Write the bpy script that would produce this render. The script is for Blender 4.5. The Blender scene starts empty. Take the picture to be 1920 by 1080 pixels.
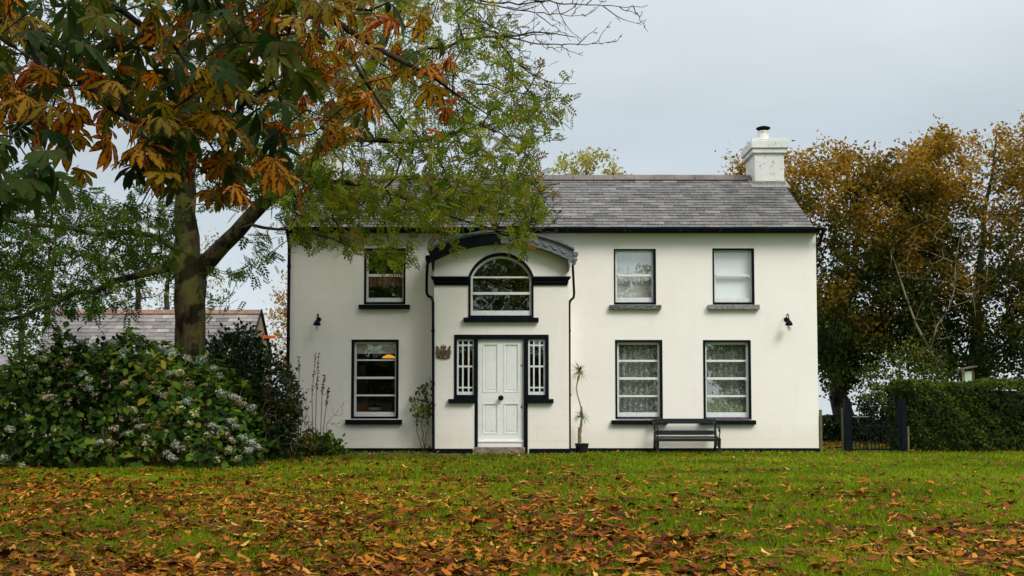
import bpy, math, random
import numpy as np
from mathutils import Vector
rng = np.random.default_rng(7); random.seed(7)
R = math.radians
C = bpy.context.scene.collection
S = bpy.context.scene

# ------------------------------------------------------------------ camera
FPX = 1940.0; HZ = 750.0; TH = R(3.0); CH = 1.01; CY = -20.0
PY0 = HZ - FPX*math.tan(TH)
cam_d = bpy.data.cameras.new("camera"); cam = bpy.data.objects.new("camera", cam_d); C.objects.link(cam)
cam_d.sensor_width = 36; cam_d.lens = 36*FPX/1920
cam_d.shift_y = (PY0-540)/1920
cam.location = (0, CY, CH); cam.rotation_euler = (R(90)+TH, 0, 0)
cam_d.clip_start = .05; cam_d.clip_end = 8000
S.camera = cam

# ------------------------------------------------------------------ world: overcast sky
w = bpy.data.worlds.new("World"); S.world = w; w.use_nodes = True
nt = w.node_tree; N = nt.nodes; L = nt.links; N.clear()
out = N.new('ShaderNodeOutputWorld'); bg = N.new('ShaderNodeBackground'); L.new(bg.outputs[0], out.inputs[0])
bg.inputs[1].default_value = 0.1
SUN = Vector((.62, -.80, .95)).normalized()
sky = N.new('ShaderNodeTexSky'); sky.sky_type = 'NISHITA'; sky.sun_disc = False
sky.sun_elevation = math.asin(SUN.z); sky.sun_rotation = math.atan2(SUN.x, SUN.y)
tc = N.new('ShaderNodeTexCoord'); sp = N.new('ShaderNodeSeparateXYZ'); L.new(tc.outputs['Generated'], sp.inputs[0])
cr = N.new('ShaderNodeValToRGB'); L.new(sp.outputs[2], cr.inputs[0])
e = cr.color_ramp.elements
e[0].position = 0.0; e[0].color = (.475, .52, .545, 1)
e[1].position = 1.0; e[1].color = (1.65, 1.66, 1.62, 1)
for p, c in ((.10, (.455, .505, .535, 1)), (.24, (.40, .452, .487, 1)), (.42, (.56, .60, .63, 1)), (.7, (1.25, 1.27, 1.26, 1))):
    q = e.new(p); q.color = c
mp = N.new('ShaderNodeMapping'); mp.inputs['Scale'].default_value = (1, 1, 3.2); L.new(tc.outputs['Generated'], mp.inputs[0])
nz = N.new('ShaderNodeTexNoise'); nz.inputs['Scale'].default_value = 2.4; nz.inputs['Detail'].default_value = 5; nz.inputs['Roughness'].default_value = .45
L.new(mp.outputs[0], nz.inputs[0])
mr = N.new('ShaderNodeMapRange'); mr.inputs[1].default_value = .3; mr.inputs[2].default_value = .7; mr.inputs[3].default_value = 8.8; mr.inputs[4].default_value = 11.1
L.new(nz.outputs[0], mr.inputs[0])
vm = N.new('ShaderNodeVectorMath'); vm.operation = 'SCALE'; L.new(cr.outputs[0], vm.inputs[0]); L.new(mr.outputs[0], vm.inputs['Scale'])
mx = N.new('ShaderNodeMix'); mx.data_type = 'RGBA'; mx.inputs[0].default_value = .93
L.new(sky.outputs[0], mx.inputs[6]); L.new(vm.outputs[0], mx.inputs[7]); L.new(mx.outputs[2], bg.inputs[0])

sd = bpy.data.lights.new("sun", 'SUN'); so = bpy.data.objects.new("sun", sd); C.objects.link(so)
sd.energy = 1.5; sd.angle = R(24); sd.color = (1, .965, .9)
so.rotation_euler = SUN.to_track_quat('Z', 'Y').to_euler()
S.view_settings.view_transform = 'Standard'; S.view_settings.look = 'None'
S.view_settings.exposure = 0.53; S.view_settings.gamma = 1
S.cycles.transparent_max_bounces = 24
S.cycles.max_bounces = 6

# ------------------------------------------------------------------ helpers
def P(px, py, Y):
    xc = (px-960)/FPX; yc = -(py-PY0)/FPX
    dy = math.cos(TH)-math.sin(TH)*yc; dz = math.sin(TH)+math.cos(TH)*yc
    t = (Y-CY)/dy
    return Vector((xc*t, Y, CH+dz*t))
def PX(px, Y, py=600): return P(px, py, Y).x
def PZ(py, Y): return P(960, py, Y).z
def to_px(p):
    d = p[1]-CY; cz = math.cos(TH)*d+math.sin(TH)*(p[2]-CH); up = -math.sin(TH)*d+math.cos(TH)*(p[2]-CH)
    return 960+p[0]/cz*FPX, PY0-up/cz*FPX

ORG = {}
def tag(o, label=None, cat=None, group=None, kind=None):
    if label: o['label'] = label
    if cat: o['category'] = cat
    if group: o['group'] = group
    if kind: o['kind'] = kind
    return o
def thing(name, loc, label, cat, group=None):
    o = bpy.data.objects.new(name, None); C.objects.link(o); o.location = loc; o.empty_display_size = .2
    ORG[o.name] = Vector(loc)
    return tag(o, label, cat, group)
def link(name, me, parent=None, org=None):
    o = bpy.data.objects.new(name, me); C.objects.link(o)
    if parent is not None:
        o.parent = parent; og = ORG[parent.name]
        me.transform(__import__('mathutils').Matrix.Translation(-og)); ORG[o.name] = og
    elif org is not None:
        me.transform(__import__('mathutils').Matrix.Translation(-Vector(org))); o.location = org; ORG[o.name] = Vector(org)
    else: ORG[o.name] = Vector((0, 0, 0))
    return o
def copy_tree(o, loc=None, parent=None):
    c = o.copy(); C.objects.link(c); ORG[c.name] = ORG[o.name]
    if parent: c.parent = parent
    if loc is not None: c.location = loc
    for ch in list(o.children): copy_tree(ch, None, c)
    return c

class MB:
    def __init__(s): s.v = []; s.f = []; s.r = []; s.cr = .5
    def add(s, vs, fs):
        b = len(s.v); s.v += [tuple(x) for x in vs]
        s.f += [tuple(i+b for i in f) for f in fs]; s.r += [s.cr]*len(fs); return s
    def box(s, x0, x1, y0, y1, z0, z1):
        return s.add([(x0,y0,z0),(x1,y0,z0),(x1,y1,z0),(x0,y1,z0),(x0,y0,z1),(x1,y0,z1),(x1,y1,z1),(x0,y1,z1)],
                     [(0,3,2,1),(4,5,6,7),(0,1,5,4),(1,2,6,5),(2,3,7,6),(3,0,4,7)])
    def quad(s, a, b, c, d): return s.add([a, b, c, d], [(0,1,2,3)])
    def prism(s, poly, y0, y1):      # poly of (x,z), extruded in y
        n = len(poly)
        vs = [(x, y0, z) for x, z in poly]+[(x, y1, z) for x, z in poly]
        return s.add(vs, [tuple(range(n))[::-1], tuple(range(n, 2*n))]+[(i, (i+1) % n, n+(i+1) % n, n+i) for i in range(n)])
    def tube(s, pts, rad, n=6, cap=True):
        pts = [Vector(p) for p in pts]
        if not hasattr(rad, '__len__'): rad = [rad]*len(pts)
        vs = []; fs = []; u = None
        for i, p in enumerate(pts):
            t = (pts[min(i+1, len(pts)-1)]-pts[max(i-1, 0)]).normalized()
            if u is None: u = t.orthogonal().normalized()
            else:
                u = (u-t*u.dot(t))
                u = u.normalized() if u.length > 1e-6 else t.orthogonal().normalized()
            v = t.cross(u)
            for k in range(n):
                a = 2*math.pi*k/n; vs.append(p+(u*math.cos(a)+v*math.sin(a))*rad[i])
        for i in range(len(pts)-1):
            for k in range(n):
                fs.append((i*n+k, i*n+(k+1) % n, (i+1)*n+(k+1) % n, (i+1)*n+k))
        if cap: fs.append(tuple(range(n))[::-1]); fs.append(tuple(range((len(pts)-1)*n, len(pts)*n)))
        return s.add(vs, fs)
    def lathe(s, c, prof, n=16):     # prof of (r,z)
        vs = []; fs = []
        for r, z in prof:
            for k in range(n):
                a = 2*math.pi*k/n; vs.append((c[0]+r*math.cos(a), c[1]+r*math.sin(a), c[2]+z))
        m = len(prof)
        for i in range(m-1):
            for k in range(n): fs.append((i*n+k, i*n+(k+1) % n, (i+1)*n+(k+1) % n, (i+1)*n+k))
        fs.append(tuple(range(n))[::-1]); fs.append(tuple(range((m-1)*n, m*n)))
        return s.add(vs, fs)
    def build(s, name, m, parent=None, smooth=False, bevel=0, org=None):
        me = bpy.data.meshes.new(name); me.from_pydata(s.v, [], s.f); me.update()
        a = me.attributes.new('rnd', 'FLOAT', 'FACE'); a.data.foreach_set('value', s.r)
        me.materials.append(m)
        if smooth: me.polygons.foreach_set('use_smooth', [True]*len(me.polygons))
        o = link(name, me, parent, org)
        if bevel:
            b = o.modifiers.new('b', 'BEVEL'); b.width = bevel; b.segments = 2; b.limit_method = 'ANGLE'
        return o

def npmesh(name, V, F, m, rnd=None, ed=None, parent=None, org=None, smooth=False):
    V = np.asarray(V, dtype=np.float32); F = np.asarray(F, dtype=np.int32)
    me = bpy.data.meshes.new(name); k = F.shape[1]
    me.vertices.add(len(V)); me.vertices.foreach_set('co', V.ravel())
    me.loops.add(F.size); me.loops.foreach_set('vertex_index', F.ravel())
    me.polygons.add(len(F)); me.polygons.foreach_set('loop_start', np.arange(0, F.size, k, dtype=np.int32))
    me.polygons.foreach_set('loop_total', np.full(len(F), k, dtype=np.int32))
    if smooth: me.polygons.foreach_set('use_smooth', np.ones(len(F), dtype=bool))
    me.update(calc_edges=True)
    if rnd is not None:
        a = me.attributes.new('rnd', 'FLOAT', 'FACE'); a.data.foreach_set('value', np.asarray(rnd, dtype=np.float32))
    if ed is not None:
        a = me.attributes.new('ed', 'FLOAT', 'POINT'); a.data.foreach_set('value', np.asarray(ed, dtype=np.float32))
    me.materials.append(m)
    return link(name, me, parent, org)

# ------------------------------------------------------------------ materials
def base_mat(name, rough=.7, spec=.3):
    m = bpy.data.materials.new(name); m.use_nodes = True
    b = m.node_tree.nodes['Principled BSDF']; b.inputs['Roughness'].default_value = rough
    b.inputs['Specular IOR Level'].default_value = spec
    return m, m.node_tree.nodes, m.node_tree.links, b
def ramp(Nn, cols, interp='LINEAR'):
    r = Nn.new('ShaderNodeValToRGB'); r.color_ramp.interpolation = interp; e = r.color_ramp.elements
    e[0].position = cols[0][0]; e[0].color = (*cols[0][1], 1)
    e[1].position = cols[-1][0]; e[1].color = (*cols[-1][1], 1)
    for p, c in cols[1:-1]: q = e.new(p); q.color = (*c, 1)
    return r
def attr(Nn, n): a = Nn.new('ShaderNodeAttribute'); a.attribute_name = n; return a
def noise(Nn, Ll, scale, detail=4, vec=None, rough=.55, scl=None):
    t = Nn.new('ShaderNodeTexNoise'); t.inputs['Scale'].default_value = scale; t.inputs['Detail'].default_value = detail; t.inputs['Roughness'].default_value = rough
    g = Nn.new('ShaderNodeNewGeometry')
    if scl:
        mp = Nn.new('ShaderNodeMapping'); mp.inputs['Scale'].default_value = scl; Ll.new(g.outputs['Position'], mp.inputs[0]); Ll.new(mp.outputs[0], t.inputs[0])
    else: Ll.new(g.outputs['Position'], t.inputs[0])
    return t
def mixc(Nn, Ll, fac, a, b, mode='MIX'):
    m = Nn.new('ShaderNodeMix'); m.data_type = 'RGBA'; m.blend_type = mode
    for i, s in ((0, fac), (6, a), (7, b)):
        if hasattr(s, 'links') or hasattr(s, 'is_linked'): Ll.new(s, m.inputs[i])
        elif i == 0: m.inputs[0].default_value = s
        else: m.inputs[i].default_value = (*s, 1)
    return m.outputs[2]
def bump(Nn, Ll, h, b, dist=.01, st=.5):
    bp = Nn.new('ShaderNodeBump'); bp.inputs['Distance'].default_value = dist; bp.inputs['Strength'].default_value = st
    Ll.new(h, bp.inputs['Height']); Ll.new(bp.outputs[0], b.inputs['Normal'])
def varied(name, cols, rough=.6, scale=6, spec=.3, bmp=.004, detail=5, scl=None, metal=0):
    m, n, l, b = base_mat(name, rough, spec)
    t = noise(n, l, scale, detail, scl=scl); r = ramp(n, [(.3+.4*i/(len(cols)-1), c) for i, c in enumerate(cols)])
    l.new(t.outputs[0], r.inputs[0]); l.new(r.outputs[0], b.inputs['Base Color']); b.inputs['Metallic'].default_value = metal
    t2 = noise(n, l, scale*6, 4)
    bump(n, l, t2.outputs[0], b, bmp, .5); return m
def leaf_mat(name, cols, trans=.3, rough=.6, blot=None, spec=.08, nscale=40):
    m, n, l, b = base_mat(name, rough, spec)
    a = attr(n, 'rnd'); r = ramp(n, cols); l.new(a.outputs['Fac'], r.inputs[0]); col = r.outputs[0]
    if blot:
        e_ = attr(n, 'ed'); t = noise(n, l, nscale, 3)
        ma = n.new('ShaderNodeMath'); ma.operation = 'MULTIPLY_ADD'; l.new(e_.outputs['Fac'], ma.inputs[0]); ma.inputs[1].default_value = .30; l.new(t.outputs[0], ma.inputs[2])
        mb = n.new('ShaderNodeMath'); mb.operation = 'MULTIPLY_ADD'; l.new(a.outputs['Fac'], mb.inputs[0]); mb.inputs[1].default_value = .22; l.new(ma.outputs[0], mb.inputs[2])
        rr = ramp(n, [(blot[1], (0, 0, 0)), (blot[1]+.09, (1, 1, 1))]); l.new(mb.outputs[0], rr.inputs[0])
        col = mixc(n, l, rr.outputs[0], col, blot[0])
    t3 = noise(n, l, 1.3, 2); r3 = ramp(n, [(.3, (.72, .75, .72)), (.7, (1.2, 1.15, 1.1))]); l.new(t3.outputs[0], r3.inputs[0])
    col = mixc(n, l, 1.0, col, r3.outputs[0], 'MULTIPLY')
    l.new(col, b.inputs['Base Color'])
    tr = n.new('ShaderNodeBsdfTranslucent'); l.new(col, tr.inputs[0])
    ms = n.new('ShaderNodeMixShader'); ms.inputs[0].default_value = trans
    l.new(b.outputs[0], ms.inputs[1]); l.new(tr.outputs[0], ms.inputs[2]); l.new(ms.outputs[0], n['Material Output'].inputs[0])
    return m

# painted render wall with ruled ashlar joints
def wall_mat(name, joints=True, c0=(.89, .835, .775), c1=(.92, .875, .815)):
    m, n, l, b = base_mat(name, .75, .25)
    g = n.new('ShaderNodeNewGeometry'); s = n.new('ShaderNodeSeparateXYZ'); l.new(g.outputs['Position'], s.inputs[0])
    c = n.new('ShaderNodeCombineXYZ'); l.new(s.outputs[0], c.inputs[0]); l.new(s.outputs[2], c.inputs[1])
    t = noise(n, l, 1.1, 5); r = ramp(n, [(.32, c0), (.68, c1)]); l.new(t.outputs[0], r.inputs[0]); col = r.outputs[0]
    st = noise(n, l, 1.0, 4, scl=(5, 5, .7)); rs = ramp(n, [(.28, (.965, .96, .945)), (.42, (1, 1, 1))]); l.new(st.outputs[0], rs.inputs[0])
    col = mixc(n, l, 1.0, col, rs.outputs[0], 'MULTIPLY')
    # splash dirt near the ground with a ragged upper edge
    t4 = noise(n, l, 5, 4); ad = n.new('ShaderNodeMath'); ad.operation = 'MULTIPLY_ADD'; l.new(t4.outputs[0], ad.inputs[0]); ad.inputs[1].default_value = -.55; l.new(s.outputs[2], ad.inputs[2])
    rz = ramp(n, [(.0, (.93, .92, .86)), (.3, (1, 1, 1))]); l.new(ad.outputs[0], rz.inputs[0])
    col = mixc(n, l, 1.0, col, rz.outputs[0], 'MULTIPLY')
    ax_ = n.new('ShaderNodeMapRange'); l.new(s.outputs[0], ax_.inputs[0]); ax_.inputs[1].default_value = .5; ax_.inputs[2].default_value = 2.0; ax_.inputs[3].default_value = 1; ax_.inputs[4].default_value = .4
    fine = noise(n, l, 60, 3)
    if joints:
        br = n.new('ShaderNodeTexBrick'); l.new(c.outputs[0], br.inputs[0])
        br.inputs['Color1'].default_value = (1, 1, 1, 1); br.inputs['Color2'].default_value = (.965, .965, .96, 1); br.inputs['Mortar'].default_value = (.80, .80, .76, 1)
        br.inputs['Scale'].default_value = 1; br.inputs['Brick Width'].default_value = .47; br.inputs['Row Height'].default_value = .241
        br.inputs['Mortar Size'].default_value = .0035; br.inputs['Mortar Smooth'].default_value = .3
        br.offset = .5
        # joints fade in and out along the wall
        tn = noise(n, l, 1.7, 3); rn = ramp(n, [(.40, (.10,)*3), (.62, (.85,)*3)]); l.new(tn.outputs[0], rn.inputs[0])
        wob = n.new('ShaderNodeMix'); wob.data_type = 'RGBA'; wob.blend_type = 'MULTIPLY'; mj = n.new('ShaderNodeMath'); mj.operation = 'MULTIPLY'; l.new(rn.outputs[0], mj.inputs[0]); l.new(ax_.outputs[0], mj.inputs[1]); l.new(mj.outputs[0], wob.inputs[0]); l.new(col, wob.inputs[6]); l.new(br.outputs[0], wob.inputs[7])
        col = wob.outputs[2]
        h = n.new('ShaderNodeMath'); h.operation = 'MULTIPLY_ADD'; l.new(br.outputs['Fac'], h.inputs[0]); h.inputs[1].default_value = -.5; l.new(fine.outputs[0], h.inputs[2])
        bump(n, l, h.outputs[0], b, .004, .5)
    else: bump(n, l, fine.outputs[0], b, .012, .8)
    l.new(col, b.inputs['Base Color']); return m

M = {}
M['wall'] = wall_mat('painted_render')
M['rough_white'] = wall_mat('roughcast_white', False, (.60, .60, .57), (.82, .81, .77))
_m = M['rough_white']; _n = _m.node_tree.nodes; _l = _m.node_tree.links; _b = _n['Principled BSDF']; _c = _b.inputs['Base Color'].links[0].from_socket
_t = noise(_n, _l, 9, 6, rough=.75); _r = ramp(_n, [(.55, (1, 1, 1)), (.66, (.52, .52, .48))]); _l.new(_t.outputs[0], _r.inputs[0]); _l.new(mixc(_n, _l, 1., _c, _r.outputs[0], 'MULTIPLY'), _b.inputs['Base Color'])
M['black'] = varied('black_gloss_paint', [(.002, .004, .007), (.006, .009, .013)], .6, 9, .08)
M['weathered'] = varied('weathered_black_paint', [(.035, .038, .042), (.09, .09, .088), (.26, .26, .25)], .7, 16, scl=(1, 1, 3))
M['pale_sill'] = varied('weathered_grey_paint', [(.12, .12, .115), (.30, .30, .28)], .8, 18)
M['hood_grey'] = varied('faded_grey_paint', [(.11, .125, .14), (.20, .215, .23)], .6, 12)
M['hood_lead'] = varied('lead_sheet', [(.09, .105, .12), (.19, .21, .225)], .45, 8)
M['white'] = varied('white_gloss_paint', [(.80, .80, .78), (.88, .88, .86)], .35, 5, .4, .001)
M['sash'] = varied('white_sash_paint', [(.68, .69, .68), (.82, .82, .80)], .4, 14, .4, .001)
M['brass'] = varied('brass', [(.55, .38, .10), (.7, .5, .16)], .3, 10, metal=.9)
M['stone'] = varied('step_stone', [(.10, .075, .05), (.22, .17, .12), (.30, .26, .20)], .9, 10, bmp=.01)
M['bronze'] = varied('painted_crest_metal', [(.045, .022, .016), (.14, .075, .05), (.26, .19, .14)], .5, 40, metal=.2)
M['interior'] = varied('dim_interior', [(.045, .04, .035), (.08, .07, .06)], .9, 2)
M['wood_dark'] = varied('aged_timber', [(.05, .04, .025), (.13, .10, .06)], .85, 10, scl=(3, 3, .6))
M['wood_post'] = varied('mossy_post', [(.08, .075, .035), (.18, .15, .08)], .9, 12, scl=(3, 3, .8))
M['wood_warm'] = varied('kitchen_wood', [(.20, .10, .035), (.34, .19, .07)], .5, 6, scl=(1, 1, 6))
M['brick'] = varied('rough_stone_gable', [(.09, .06, .04), (.20, .14, .09), (.26, .22, .17)], .95, 9, bmp=.02)
M['orange'] = varied('orange_paint', [(.55, .075, .02), (.70, .12, .03)], .5, 8)
M['terracotta'] = varied('terracotta_ridge', [(.16, .085, .06), (.27, .15, .11)], .85, 6)
M['ridge'] = varied('ridge_tile', [(.10, .085, .08), (.19, .155, .145)], .85, 2.5)
M['soil'] = varied('soil', [(.02, .014, .008), (.05, .035, .02)], .95, 14, bmp=.02)
M['pot'] = varied('black_plastic', [(.008, .009, .010), (.015, .016, .018)], .45, 9)
M['mint'] = varied('pale_green_paint', [(.42, .52, .33), (.52, .60, .42)], .7, 9)
M['steel'] = varied('enamel', [(.35, .35, .33), (.55, .55, .5)], .3, 8)

def slate_mat(name, cols):
    m, n, l, b = base_mat(name, .62, .35)
    a = attr(n, 'rnd'); r = ramp(n, cols); l.new(a.outputs['Fac'], r.inputs[0])
    t = noise(n, l, 1.5, 4, scl=(1.6, 1, .9)); r2 = ramp(n, [(.33, (.58, .58, .60)), (.47, (.94, .94, .94)), (.7, (1.15, 1.13, 1.1))]); l.new(t.outputs[0], r2.inputs[0])
    col = mixc(n, l, 1., r.outputs[0], r2.outputs[0], 'MULTIPLY')
    t5 = noise(n, l, 22, 4); r5 = ramp(n, [(.56, (0, 0, 0)), (.72, (.6,)*3)]); l.new(t5.outputs[0], r5.inputs[0])
    col = mixc(n, l, r5.outputs[0], col, (.30, .29, .25))
    l.new(col, b.inputs['Base Color']); t6 = noise(n, l, 70, 3); bump(n, l, t6.outputs[0], b, .004, .5); return m
M['slate'] = slate_mat('slate', [(0, (.050, .048, .050)), (.3, (.085, .082, .084)), (.7, (.12, .115, .117)), (.9, (.13, .112, .108)), (1, (.19, .185, .18))])
M['slate_barn'] = slate_mat('lichened_slate', [(0, (.11, .10, .10)), (.5, (.175, .16, .165)), (.8, (.20, .175, .17)), (1, (.33, .30, .24))])

def glass_mat(name, refl, tint=(.96, .975, .965)):
    m, n, l, b = base_mat(name); n.remove(b)
    tr = n.new('ShaderNodeBsdfTransparent'); tr.inputs[0].default_value = (*tint, 1)
    gl = n.new('ShaderNodeBsdfGlossy'); gl.inputs['Roughness'].default_value = .0; gl.inputs[0].default_value = (.95, 1, .98, 1)
    t = noise(n, l, 1.8, 2); bp = n.new('ShaderNodeBump'); bp.inputs['Distance'].default_value = .004; bp.inputs['Strength'].default_value = .6
    l.new(t.outputs[0], bp.inputs['Height']); l.new(bp.outputs[0], gl.inputs['Normal'])
    ms = n.new('ShaderNodeMixShader'); ms.inputs[0].default_value = refl
    l.new(tr.outputs[0], ms.inputs[1]); l.new(gl.outputs[0], ms.inputs[2]); l.new(ms.outputs[0], n['Material Output'].inputs[0]); return m
M['glass'] = glass_mat('window_glass', .18)
M['glass_bright'] = glass_mat('window_glass_double', .30)
M['bulb_glass'] = glass_mat('lamp_glass', .22, (.97, .98, .97))
M['blind'] = varied('blind_cloth', [(.70, .68, .56), (.78, .76, .64)], .9, 3)
M['blind_white'] = varied('white_blind', [(.86, .87, .87), (.93, .93, .92)], .9, 3)
M['blind_grey'] = varied('net_curtain', [(.62, .62, .60), (.80, .79, .75)], .9, 4, scl=(6, 6, .6))
M['russet_band'] = varied('russet_tone', [(.15, .06, .03), (.24, .10, .05)], .9, 8, scl=(5, 1, 1))
# lace: pale scrolling threads over a dim greenish gap, the gaps are truly open
def lace_mat():
    m, n, l, b = base_mat('lace_curtain', .9, .1)
    g = n.new('ShaderNodeNewGeometry'); mp = n.new('ShaderNodeMapping'); mp.inputs['Scale'].default_value = (13, 2, 9); l.new(g.outputs['Position'], mp.inputs[0])
    nn = noise(n, l, 7, 3); mp.inputs['Scale'].default_value = (1.25, .1, .8)
    vo = n.new('ShaderNodeTexNoise'); vo.inputs['Scale'].default_value = 15; vo.inputs['Detail'].default_value = 1.5; vo.inputs['Distortion'].default_value = 1.2; l.new(mp.outputs[0], vo.inputs[0])
    sb = n.new('ShaderNodeMath'); sb.operation = 'SUBTRACT'; l.new(vo.outputs[0], sb.inputs[0]); sb.inputs[1].default_value = .5
    ab = n.new('ShaderNodeMath'); ab.operation = 'ABSOLUTE'; l.new(sb.outputs[0], ab.inputs[0])
    r = ramp(n, [(.012, (.75,)*3), (.05, (.12,)*3)]); l.new(ab.outputs[0], r.inputs[0])
    b.inputs['Base Color'].default_value = (.66, .68, .60, 1)
    tr = n.new('ShaderNodeBsdfTransparent'); ms = n.new('ShaderNodeMixShader'); l.new(r.outputs[0], ms.inputs[0])
    l.new(tr.outputs[0], ms.inputs[1]); l.new(b.outputs[0], ms.inputs[2]); l.new(ms.outputs[0], n['Material Output'].inputs[0]); return m
M['lace'] = lace_mat()
M['lining'] = varied('green_grey_lining', [(.12, .145, .115), (.22, .245, .20)], .9, 5, scl=(7, 1, .5))
def emit_mat(name, col, st):
    m, n, l, b = base_mat(name); b.inputs['Base Color'].default_value = (*col, 1)
    b.inputs['Emission Color'].default_value = (*col, 1); b.inputs['Emission Strength'].default_value = st; return m
M['lamp_glow'] = emit_mat('lit_amber_shade', (.80, .34, .05), .8)

def bark(name, cols, moss, mo=.5, sc=14):
    m, n, l, b = base_mat(name, .9, .15)
    t = noise(n, l, sc, 6, scl=(1, 1, .25)); r = ramp(n, [(.3, cols[0]), (.7, cols[1])]); l.new(t.outputs[0], r.inputs[0])
    t2 = noise(n, l, 2.6, 5); r2 = ramp(n, [(mo, (0, 0, 0)), (mo+.1, (1, 1, 1))]); l.new(t2.outputs[0], r2.inputs[0])
    col = mixc(n, l, r2.outputs[0], r.outputs[0], moss); 
    t3 = noise(n, l, 3.3, 4); r3 = ramp(n, [(.42, (.22, .21, .20)), (.50, (1, 1, 1))]); l.new(t3.outputs[0], r3.inputs[0])
    col = mixc(n, l, 1., col, r3.outputs[0], 'MULTIPLY')
    l.new(col, b.inputs['Base Color']); bump(n, l, t.outputs[0], b, .03, .8); return m
M['bark_ash'] = bark('ash_bark', [(.016, .012, .007), (.10, .075, .038)], (.095, .088, .024), .50)
M['bark_dark'] = bark('chestnut_bark', [(.018, .015, .012), (.05, .04, .03)], (.04, .045, .025), .6)
M['bark_beech'] = bark('beech_bark', [(.022, .02, .016), (.07, .06, .045)], (.04, .05, .02), .55, 8)
M['bark_pale'] = bark('pale_twig', [(.16, .13, .07), (.28, .24, .14)], (.2, .2, .1), .6)
M['stem_brown'] = varied('dry_stem', [(.06, .035, .02), (.14, .085, .045)], .9, 10)

G1, G2, G3 = (.012, .030, .008), (.030, .060, .012), (.075, .105, .018)
M['leaf_ash'] = leaf_mat('ash_leaf', [(0, (.016, .036, .005)), (.35, (.045, .092, .004)), (.7, (.15, .20, .008)), (.93, (.27, .27, .02)), (1, (.20, .11, .02))], .42)
M['leaf_chestnut'] = leaf_mat('chestnut_leaf', [(0, (.008, .028, .007)), (.22, (.028, .062, .008)), (.42, (.065, .088, .007)), (.56, (.17, .14, .008)), (.68, (.38, .20, .010)), (.80, (.52, .18, .008)), (.92, (.40, .09, .006)), (1, (.20, .04, .005))], .42, .6, ((.085, .020, .006), .80), .08, 55)
M['leaf_beech'] = leaf_mat('beech_leaf', [(0, (.012, .026, .004)), (.3, (.038, .052, .006)), (.5, (.115, .082, .007)), (.75, (.27, .135, .009)), (1, (.38, .23, .02))], .35)
M['leaf_yellow'] = leaf_mat('yellow_leaf', [(0, (.16, .18, .03)), (.6, (.38, .34, .06)), (1, (.5, .40, .10))], .4)
M['leaf_russet'] = leaf_mat('russet_leaf', [(0, (.12, .09, .02)), (.5, (.36, .19, .03)), (1, (.50, .28, .06))], .4)
M['leaf_shrub'] = leaf_mat('shrub_leaf', [(0, (.015, .040, .006)), (.6, (.055, .11, .012)), (1, (.16, .20, .02))], .25)
M['leaf_dark'] = leaf_mat('evergreen_leaf', [(0, (.006, .018, .004)), (.7, (.016, .042, .007)), (1, (.045, .085, .012))], .15, .45, spec=.18)
M['leaf_hydrangea'] = leaf_mat('hydrangea_leaf', [(0, (.010, .028, .006)), (.5, (.045, .10, .010)), (.82, (.14, .21, .016)), (.95, (.26, .25, .03)), (1, (.20, .09, .02))], .3, .55)
M['leaf_hedge'] = leaf_mat('hedge_leaf', [(0, (.014, .030, .005)), (.55, (.045, .075, .008)), (.93, (.13, .15, .014)), (1, (.24, .12, .02))], .3)
M['leaf_fallen'] = leaf_mat('fallen_leaf', [(0, (.022, .007, .003)), (.24, (.07, .017, .003)), (.44, (.20, .055, .005)), (.64, (.38, .13, .008)), (.84, (.52, .22, .016)), (.94, (.60, .38, .12)), (1, (.48, .40, .04))], .15, .55, ((.045, .010, .004), .80), .05, 25)
M['grass'] = leaf_mat('grass_blade', [(0, (.035, .065, .003)), (.5, (.155, .225, .004)), (.9, (.30, .37, .010)), (1, (.32, .30, .07))], .4, .6, spec=.1)
M['yucca'] = leaf_mat('spiky_leaf', [(0, (.05, .10, .03)), (.6, (.12, .19, .05)), (1, (.35, .33, .07))], .2, .4)
def petal(name, a, b_, c): return leaf_mat(name, [(0, a), (.55, b_), (1, c)], .3, .7)
M['petal_blue'] = petal('blue_green_petal', (.10, .16, .11), (.32, .40, .31), (.50, .58, .44))
M['petal_green'] = petal('lime_petal', (.11, .14, .04), (.34, .40, .15), (.54, .57, .30))
M['petal_tan'] = petal('faded_pink_petal', (.12, .07, .03), (.40, .32, .18), (.60, .52, .36))
M['petal_grey'] = petal('grey_mauve_petal', (.11, .11, .09), (.40, .41, .33), (.60, .61, .50))

# ------------------------------------------------------------------ leaf templates
def leaflet(rows, fold=.25, droop=.25):
    """rows of (x, halfwidth); returns verts, quads, ed"""
    v = []; f = []; ed = []
    for x, h in rows:
        z = -droop*x*x
        v += [(x, h, z+fold*h), (x, 0, z), (x, -h, z+fold*h)]; ed += [1, 0, 1]
    for i in range(len(rows)-1):
        a = i*3; f += [(a, a+1, a+4, a+3), (a+1, a+2, a+5, a+4)]
    return np.array(v, float), np.array(f), np.array(ed, float)
def join(parts):
    V = []; F = []; E = []; b = 0
    for v, f, e_ in parts: V.append(v); F.append(f+b); E.append(e_); b += len(v)
    return np.vstack(V), np.vstack(F), np.hstack(E)
def rotz(v, a): c, s = math.cos(a), math.sin(a); return v@np.array([[c, s, 0], [-s, c, 0], [0, 0, 1]])
def roty(v, a): c, s = math.cos(a), math.sin(a); return v@np.array([[c, 0, -s], [0, 1, 0], [s, 0, c]])
OBO = [(0, .012), (.22, .055), (.48, .115), (.70, .165), (.87, .125), (1, .008)]
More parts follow.
